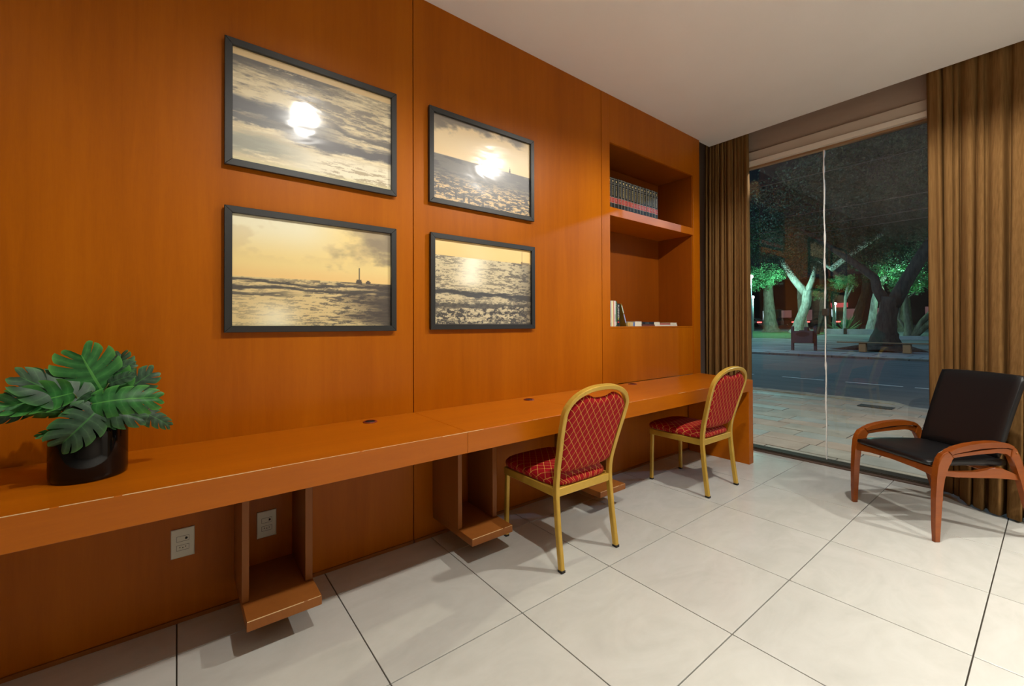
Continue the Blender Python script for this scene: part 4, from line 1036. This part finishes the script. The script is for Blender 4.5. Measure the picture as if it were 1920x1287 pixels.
def strip(name, x_list, ya, yb, mat, dz=0.0, n=24):
    vs, fs = [], []
    for x in x_list:
        for q in range(n + 1): vs.append((x, ya + (yb - ya) * q / n, gz(x) + dz + 0.012 * math.sin(q * 1.7 + x)))
    n1 = n + 1
    for i in range(len(x_list) - 1):
        for q in range(n): fs.append((i * n1 + q, (i + 1) * n1 + q, (i + 1) * n1 + q + 1, i * n1 + q + 1))
    return struct(mesh(name, vs, fs, mat, None, True))
strip('park_ground', xsq, -40, 80, M['earth'])
strip('lawn', [34.5, 36, 38, 42, 46], 9.0, 40, M['grass'], 0.03)

# trees -------------------------------------------------------------
def foliage_mesh(n, rx, ry, rz, seed, size):
    rg = np.random.default_rng(seed)
    d = rg.normal(size=(n, 3)); d /= np.linalg.norm(d, axis=1)[:, None]
    cl = rg.normal(size=(max(6, n // 70), 3)); cl /= np.linalg.norm(cl, axis=1)[:, None]; cl *= rg.uniform(.45, 1, (len(cl), 1)) 
    c = cl[rg.integers(0, len(cl), n)] + d * rg.uniform(0.05, .34, (n, 1))
    c *= np.array((rx, ry, rz))
    t1 = rg.normal(size=(n, 3)); t1 /= np.linalg.norm(t1, axis=1)[:, None]
    t2 = np.cross(t1, rg.normal(size=(n, 3))); t2 /= np.linalg.norm(t2, axis=1)[:, None]
    s = size * rg.uniform(.6, 1.3, (n, 1))
    v = np.stack([c - t1 * s, c + t2 * s * .45, c + t1 * s, c - t2 * s * .45], 1).reshape(-1, 3)
    me = bpy.data.meshes.new('foliage'); me.from_pydata(v.tolist(), [], np.arange(n * 4).reshape(n, 4).tolist()); return me
FM = [foliage_mesh(2600, 1, 1, .75, s, 0.055) for s in (1, 2, 3)]
FMbig = foliage_mesh(9000, 1, 1, .7, 9, 0.022)
def fol(parent, loc, r, mat, k=0, big=False):
    me = (FMbig if big else FM[k % 3]).copy(); me.materials.clear(); me.materials.append(mat)
    o = bpy.data.objects.new('foliage', me); link(o, parent); o.location = loc; o.scale = (r, r, r); o.rotation_euler = (0, 0, k * 1.3); o['kind'] = 'stuff'; return o
def tree(name, label, x, y, pts, radii, bark, limbs=(), crowns=(), group='park trees across the road', flare=1.7, seed=1, seg=14):
    t_ = thing(name, label, 'tree', (x, y, gz(x)), group=group)
    P = [(0, 0, -0.05), tuple(np.array(pts[0]) * min(1, .35 / max(.36, pts[0][2])))] + [tuple(p) for p in pts]; Rr = [radii[0] * flare, radii[0] * (1 + .25 * (flare - 1))] + list(radii)
    # densify
    PP, RR = [], []
    for i in range(len(P) - 1):
        for q in range(4):
            f = q / 4; PP.append(tuple(np.array(P[i]) * (1 - f) + np.array(P[i + 1]) * f)); RR.append(Rr[i] * (1 - f) ** 1.0 + Rr[i + 1] * f)
    PP.append(P[-1]); RR.append(Rr[-1])
    tube('trunk', PP, RR, bark, t_, seg, True, jag=0.07, seed=seed)
    for lp, lr in limbs: tube('limb', lp, lr, bark, t_, 9, True, jag=0.06, seed=seed + 3)
    for k, (c, r_, mt_, big) in enumerate(crowns): fol(t_, c, r_, mt_, k + seed, big)
    return t_
FD, FL = M['foliage'], M['foliage_lit']
# big forked tree in front (dark bark), about 27.5 m away
tree('park_tree', 'thick dark forked tree with flared roots behind the plank bench', 27.6, 2.95,
     [(0, 0, .28), (0.0, -.05, 1.0), (-.02, -.15, 1.9), (0, -.25, 2.6)], [.66, .42, .36, .38], M['bark_dark'],
     limbs=[([(0, -.15, 2.2), (0, .25, 3.0), (.05, .35, 3.6), (.0, 1.1, 4.4), (-.2, 2.2, 5.5), (-.3, 3.4, 6.6)], [.30, .22, .19, .17, .14, .09]),
            ([(0, -.3, 2.2), (0, -.75, 3.2), (.1, -1.3, 4.4), (.2, -2.0, 5.8), (.2, -2.8, 7.2)], [.33, .29, .26, .22, .15]),
            ([(-.1, -.2, .0), (-.3, .9, .12), (-.4, 1.6, .02), (-.4, 2.1, -.04)], [.30, .14, .08, .04]),
            ([(-.1, -.2, .0), (-.4, -1.0, .10), (-.5, -1.6, -.02)], [.30, .16, .05])],
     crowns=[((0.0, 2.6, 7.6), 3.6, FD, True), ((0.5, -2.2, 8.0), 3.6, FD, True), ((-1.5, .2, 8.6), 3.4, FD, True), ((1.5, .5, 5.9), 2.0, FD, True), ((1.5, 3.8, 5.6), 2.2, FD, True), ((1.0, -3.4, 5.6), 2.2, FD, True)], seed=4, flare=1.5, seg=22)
def bend(h, dx, k=6, c=0.0): return [(0, dx * (i / k) ** 1.4 + c * math.sin(i * 1.9) * .5, h * i / k) for i in range(1, k + 1)]
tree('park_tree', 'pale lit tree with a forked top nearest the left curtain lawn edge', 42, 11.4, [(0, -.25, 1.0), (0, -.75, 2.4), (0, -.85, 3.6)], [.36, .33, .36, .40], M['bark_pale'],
     limbs=[([(0, -.8, 3.3), (0, .1, 4.6), (.1, .9, 6.0), (.2, 1.2, 6.6)], [.34, .28, .22, .14]), ([(0, -.85, 3.4), (0, -1.2, 4.4), (.1, -1.4, 5.6)], [.26, .22, .10]),
            ([(-.2, -1.6, 6.0), (-.3, -2.6, 5.2), (-.5, -4.4, 6.6), (-.7, -5.8, 7.4)], [.04, .26, .22, .15])],
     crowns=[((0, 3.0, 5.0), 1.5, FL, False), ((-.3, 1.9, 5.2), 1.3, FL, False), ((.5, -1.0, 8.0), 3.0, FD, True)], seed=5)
tree('park_tree', 'stout pale trunk left of the forked pale tree under bright leaves', 43.5, 13.9, [(0, .1, 1.2), (0, .15, 2.6), (0, .2, 3.8), (0, .2, 5)], [.52, .42, .38, .36, .30], M['bark_mid'],
     crowns=[((0, 1.4, 5.0), 1.5, FL, False), ((.5, 2.6, 4.6), 1.1, FL, False), ((.5, 0, 8.5), 3.4, FD, True)], seed=6)
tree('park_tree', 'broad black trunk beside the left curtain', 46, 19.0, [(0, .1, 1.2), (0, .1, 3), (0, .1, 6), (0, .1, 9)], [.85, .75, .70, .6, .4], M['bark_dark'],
     crowns=[((0, .5, 8.0), 3.2, FD, True)], seed=7)
tree('park_tree', 'slender leaning trunk between the black and the stout pale trunks', 50, 18.4, [(0, .4, 1.2), (0, .9, 2.6), (0, 1.1, 4.5)], [.26, .22, .19, .14], M['bark_mid'], crowns=[((0, 1.0, 6.0), 2.0, FD, False)], seed=8)
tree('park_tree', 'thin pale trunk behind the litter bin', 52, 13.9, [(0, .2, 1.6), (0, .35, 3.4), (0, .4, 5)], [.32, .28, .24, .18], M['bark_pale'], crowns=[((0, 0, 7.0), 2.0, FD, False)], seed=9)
tree('park_tree', 'thin black crooked sapling right of the litter bin', 40, 9.3, [(0, -.25, .9), (0, -.45, 1.6), (0, -.55, 2.6), (0, -.8, 3.1)], [.10, .09, .08, .07, .05], M['bark_dark'], crowns=[((0, -.7, 3.2), .7, FD, False)], seed=10, flare=1.3)
tree('park_tree', 'dark trunk directly behind the glass joint', 48, 11.0, [(0, 0, 1.4), (0, 0, 3.0), (0, .1, 6)], [.50, .38, .34, .25], M['bark_dark'], crowns=[((0, 0, 8), 3.0, FD, True)], seed=11)
tree('park_tree', 'thin white sapling in the planter right of the glass joint', 42, 8.1, [(0, -.05, 1.4), (0, -.1, 2.8), (0, -.3, 4.0)], [.10, .09, .075, .05], M['bark_pale'], limbs=[([(0, -.1, 2.6), (0, -.6, 3.8)], [.07, .04])], crowns=[((0, -.1, 4.0), .9, FL, False)], seed=12, flare=1.2)
tree('park_tree', 'slim white forked sapling beside the distant lamp', 48, 10.4, [(0, -.1, 1.6), (0, .0, 3.2), (0, -.1, 4.4)], [.12, .10, .09, .06], M['bark_pale'], limbs=[([(0, 0, .6), (0, .7, 1.8), (0, 1.0, 3.2)], [.09, .08, .05])], crowns=[((0, .6, 3.6), 1.1, FL, False), ((0, -.6, 4.6), .9, FL, False)], seed=13, flare=1.2)
tree('park_tree', 'dark leaning trunk between the white saplings', 50, 9.3, [(0, -.3, 1.6), (0, -.8, 3.4), (0, -1.0, 6)], [.36, .30, .26, .22], M['bark_dark'], crowns=[((0, -.5, 8), 3.0, FD, True)], seed=14, flare=1.2)
tree('park_tree', 'curved pale trunk left of the thick forked trunk', 42, 6.55, [(0, -.2, 1.2), (0, -.35, 2.6), (0, -.6, 3.8), (0, -1.0, 4.4)], [.24, .20, .19, .17, .10], M['bark_pale'], crowns=[((0, -.8, 4.5), 1.0, FL, False), ((.5, 0, 6.8), 2.4, FD, False)], seed=15)
tree('park_tree', 'thin dark twin stems close left of the thick forked trunk', 42, 5.7, [(0, -.05, 1.4), (0, -.1, 2.6), (0, .1, 3.6)], [.11, .10, .09, .05], M['bark_mid'], limbs=[([(0, .3, 0), (0, .0, 1.4), (0, -.5, 3.0)], [.10, .09, .05])], crowns=[((0, -.2, 4.6), 1.4, FD, False)], seed=16, flare=1.2)
tree('park_tree', 'pale mottled trunk close right of the thick forked trunk', 50, 5.85, [(0, 0, 1.4), (0, 0, 3.0), (0, 0, 6)], [.46, .38, .34, .28], M['bark_mid'], crowns=[((0, -.2, 4.6), 1.6, FL, False), ((0, -.2, 8), 2.6, FD, True)], seed=17)
tree('park_tree', 'twisted dark multi-stem tree near the right curtain', 40, 4.05, [(0, .0, .5), (0, .1, 1.8), (0, .15, 3.2), (0, .4, 4.2)], [.20, .16, .13, .12, .08], M['bark_mid'],
     limbs=[([(0, -.3, 0), (0, -.7, 1.0), (0, -1.5, 2.1), (0, -2.0, 3.2), (0, -1.6, 4.4)], [.22, .17, .13, .10, .06]), ([(0, -.4, .1), (0, -1.4, 1.3), (0, -2.6, 2.4), (0, -4.2, 3.4)], [.20, .15, .12, .07]), ([(0, -.1, .1), (0, .5, 1.2), (0, .4, 2.2), (0, -.4, 3.0)], [.11, .08, .06, .04])],
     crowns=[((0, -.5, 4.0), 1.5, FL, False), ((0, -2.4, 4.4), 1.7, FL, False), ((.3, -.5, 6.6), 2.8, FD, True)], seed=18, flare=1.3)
tree('park_tree', 'thin straight dark sapling beside the right curtain', 38, 2.15, [(0, 0, 1.4), (0, -.05, 2.8), (0, -.1, 4)], [.08, .07, .06, .05], M['bark_dark'], crowns=[((0, -.1, 4.6), 1.2, FD, False)], seed=19, flare=1.2)
# shrub with sword leaves in the planter
sh = thing('sword_leaf_shrub', 'spiky sword-leaved plant in the concrete planter', 'plant', (46, 9.0, gz(46)))
bm = bmesh.new(); rr = random.Random(2)
for q in range(26):
    a = rr.uniform(-1.2, 1.2); L = rr.uniform(.9, 1.6); dxx = rr.uniform(-.4, .4)
    tipv = (dxx, math.sin(a) * L, math.cos(a) * L + .1); bz = 0.0
    vs = [bm.verts.new((0, -.07, bz)), bm.verts.new((0, .07, bz)), bm.verts.new((dxx * .5, math.sin(a) * L * .5 + .05, math.cos(a) * L * .55)), bm.verts.new((dxx * .5, math.sin(a) * L * .5 - .05, math.cos(a) * L * .55)), bm.verts.new(tipv)]
    bm.faces.new((vs[0], vs[1], vs[2], vs[3])); bm.faces.new((vs[3], vs[2], vs[4]))
from_bm('foliage', bm, FL, sh)['kind'] = 'stuff'
# planter walls
pw = thing('planter_wall', 'low pale concrete planter wall across the park, right of the glass joint', 'wall', (41, 7.6, gz(41)))
box('wall_block', -.15, .15, .25, 1.5, -.2, .42, M['concrete'], pw, .01); box('wall_block', -.15, .15, -2.0, .05, -.2, .40, M['concrete'], pw, .01)
box('pier', -.2, .2, .06, .24, -.2, .46, M['bark_dark'], pw, .01)
pw = thing('planter_wall', 'low dim concrete wall beneath the twisted tree near the right curtain', 'wall', (36, 2.6, gz(36)))
box('wall_block', -.15, .15, -3.0, 1.3, -.2, .22, M['concrete'], pw, .01)
# litter bin, bench
lb = thing('litter_bin', 'dark litter bin slung between two posts on the far pavement', 'litter bin', (25.6, 5.72, -0.065))
for yy in (-.50, .50): box('post', -.06, .06, yy - .06, yy + .06, 0, 1.24, M['bin'], lb, .01)
prism('bin_body', [(-.42, .40), (.42, .40), (.43, 1.0), (.16, 1.0), (.16, 1.04), (-.06, 1.04), (-.06, 1.2), (-.20, 1.2), (-.20, 1.0), (-.43, 1.0)], 'x', -.15, .15, M['bin'], lb)
for o in lb.children:
    pass
bm = bmesh.new(); bmesh.ops.create_circle(bm, cap_ends=True, radius=.3, segments=24); bmesh.ops.scale(bm, verts=bm.verts, vec=(.42, 1, 1)); bmesh.ops.rotate(bm, verts=bm.verts, matrix=Matrix.Rotation(R(90), 3, 'Y'))
from_bm('oval_mark', bm, M['dark_hole'], lb, loc=(-.153, 0, .83))
box('bottom_lip', -.16, .16, -.43, .43, .37, .40, M['dark_hole'], lb)
bn = thing('park_bench', 'low plank bench on stout legs before the thick forked tree', 'bench', (26.2, 2.75, -0.06))
box('seat_plank', -.2, .2, -1.6, 1.7, .42, .47, M['bench_wood'], bn, .01)
for yy in (-.85, .72): box('leg', -.16, .16, yy - .13, yy + .13, 0, .42, M['bench_leg'], bn, .01)
# park lamps, then added fill lights
def plamp(x, y, z, label, e, r=0.13, arm=False):
    t_ = thing('park_lamp', label, 'street lamp', (x, y, gz(x)), group='lit park lamps')
    h = z - gz(x)
    tube('pole', [(0, 0, 0), (0, 0, h * .5), (0, 0, h - r)], [.09, .07, .05], M['pole'], t_, 10)
    bm = bmesh.new(); bmesh.ops.create_uvsphere(bm, u_segments=14, v_segments=10, radius=r)
    from_bm('globe', bm, M['park_glow'], t_, smooth=True, loc=(0, 0, h))
    light('park_lamp_or_fill', 'POINT', (x - .3, y - .25, z), e, (0.42, 1.0, 0.86), r * 1.2)
plamp(34, 11.70, 4.85, 'bright white park lamp beside the left curtain', 420, 0.15)
plamp(46, 16.45, 4.05, 'smaller white park lamp on a slim pole left of the black trunk', 330, 0.13)
plamp(55, 12.05, 3.45, 'distant white park lamp among the saplings right of the glass joint', 420, 0.13)
light('park_lamp_or_fill', 'POINT', (39.3, 11.6, 4.6), 800, (0.45, 1.0, 0.88), .2)  # added fill with no lamp of its own, brightens the pale trunks
light('park_lamp_or_fill', 'POINT', (41.0, 4.4, 4.8), 520, (0.45, 1.0, 0.80), .2)  # another added fill without a lamp, brightens trees by the right curtain
# cars and lit building far behind
def car(x, y, label, paint):
    t_ = thing('parked_car', label, 'car', (x, y, gz(x)), math.pi / 2, group='cars beyond the park')
    prism('body', [(-2.1, .35), (2.1, .35), (2.1, .85), (1.3, .95), (.8, 1.42), (-1.1, 1.42), (-1.7, .98), (-2.1, .9)], 'y', -.85, .85, paint, t_, .06, 2)
    prism('window', [(1.15, .97), (.72, 1.34), (-1.0, 1.34), (-1.5, .99)], 'y', .80, .862, M['carglass'], t_)
    for wx in (-1.3, 1.3):
        bm = bmesh.new(); bmesh.ops.create_cone(bm, cap_ends=True, segments=16, radius1=.33, radius2=.33, depth=.22); bmesh.ops.rotate(bm, verts=bm.verts, matrix=Matrix.Rotation(R(90), 3, 'X'))
        from_bm('wheel', bm, M['rubber'], t_, loc=(wx, .76, .33))
    box('tail_light', -2.14, -1.5, .84, .875, .66, .82, M['tail'], t_)
    box('tail_light', 1.5, 2.14, .84, .875, .66, .82, M['tail'], t_)
car(72, 27.6, 'white car beyond the park at the left curtain', M['carpaint'])
car(74, 23.6, 'dark red car behind the black and stout trunks', M['carpaint2'])
car(74, 18.3, 'dark red car behind the litter bin', M['carpaint2'])
bd = thing('shop_building', 'dim building with pinkish lit windows beyond the park trees', 'building', (95, 20, gz(95)))
box('wall', 0, 6, -30, 30, 0, 9, M['farwall'], bd)
for k in range(16):
    y0 = -28 + k * 3.4
    w_ = box('window', -.08, .04, y0, y0 + 1.7, .9, 2.9, M['litwin'] if k % 3 else M['sign_w'], bd)
box('sign_board', -.3, .0, 0.6, 4.4, 3.2, 4.0, M['sign'], bd)
# overhead wires along the street
def wire(za, zb, ya, yb, x, label):
    pts = [(0, ya + (yb - ya) * k / 20, za + (zb - za) * k / 20 - 0.35 * (1 - (2 * k / 20 - 1) ** 2)) for k in range(21)]
    t_ = tube('power_cable', [(0, p[1], p[2]) for p in pts], [.008] * 21, M['wire'], None, 6, loc=(x, 0, 0)); tag(t_, label, 'cable', 'cables over the street')
wire(5.2, 5.15, 14, -14, 12, 'topmost thin cable over the street')
wire(4.3, 4.25, 14, -14, 12, 'second thin cable from the top over the street')
wire(4.05, 3.85, 14, -14, 12, 'third thin cable from the top over the street')
wire(3.95, 3.70, 14, -14, 12.3, 'lowest thin cable over the street')
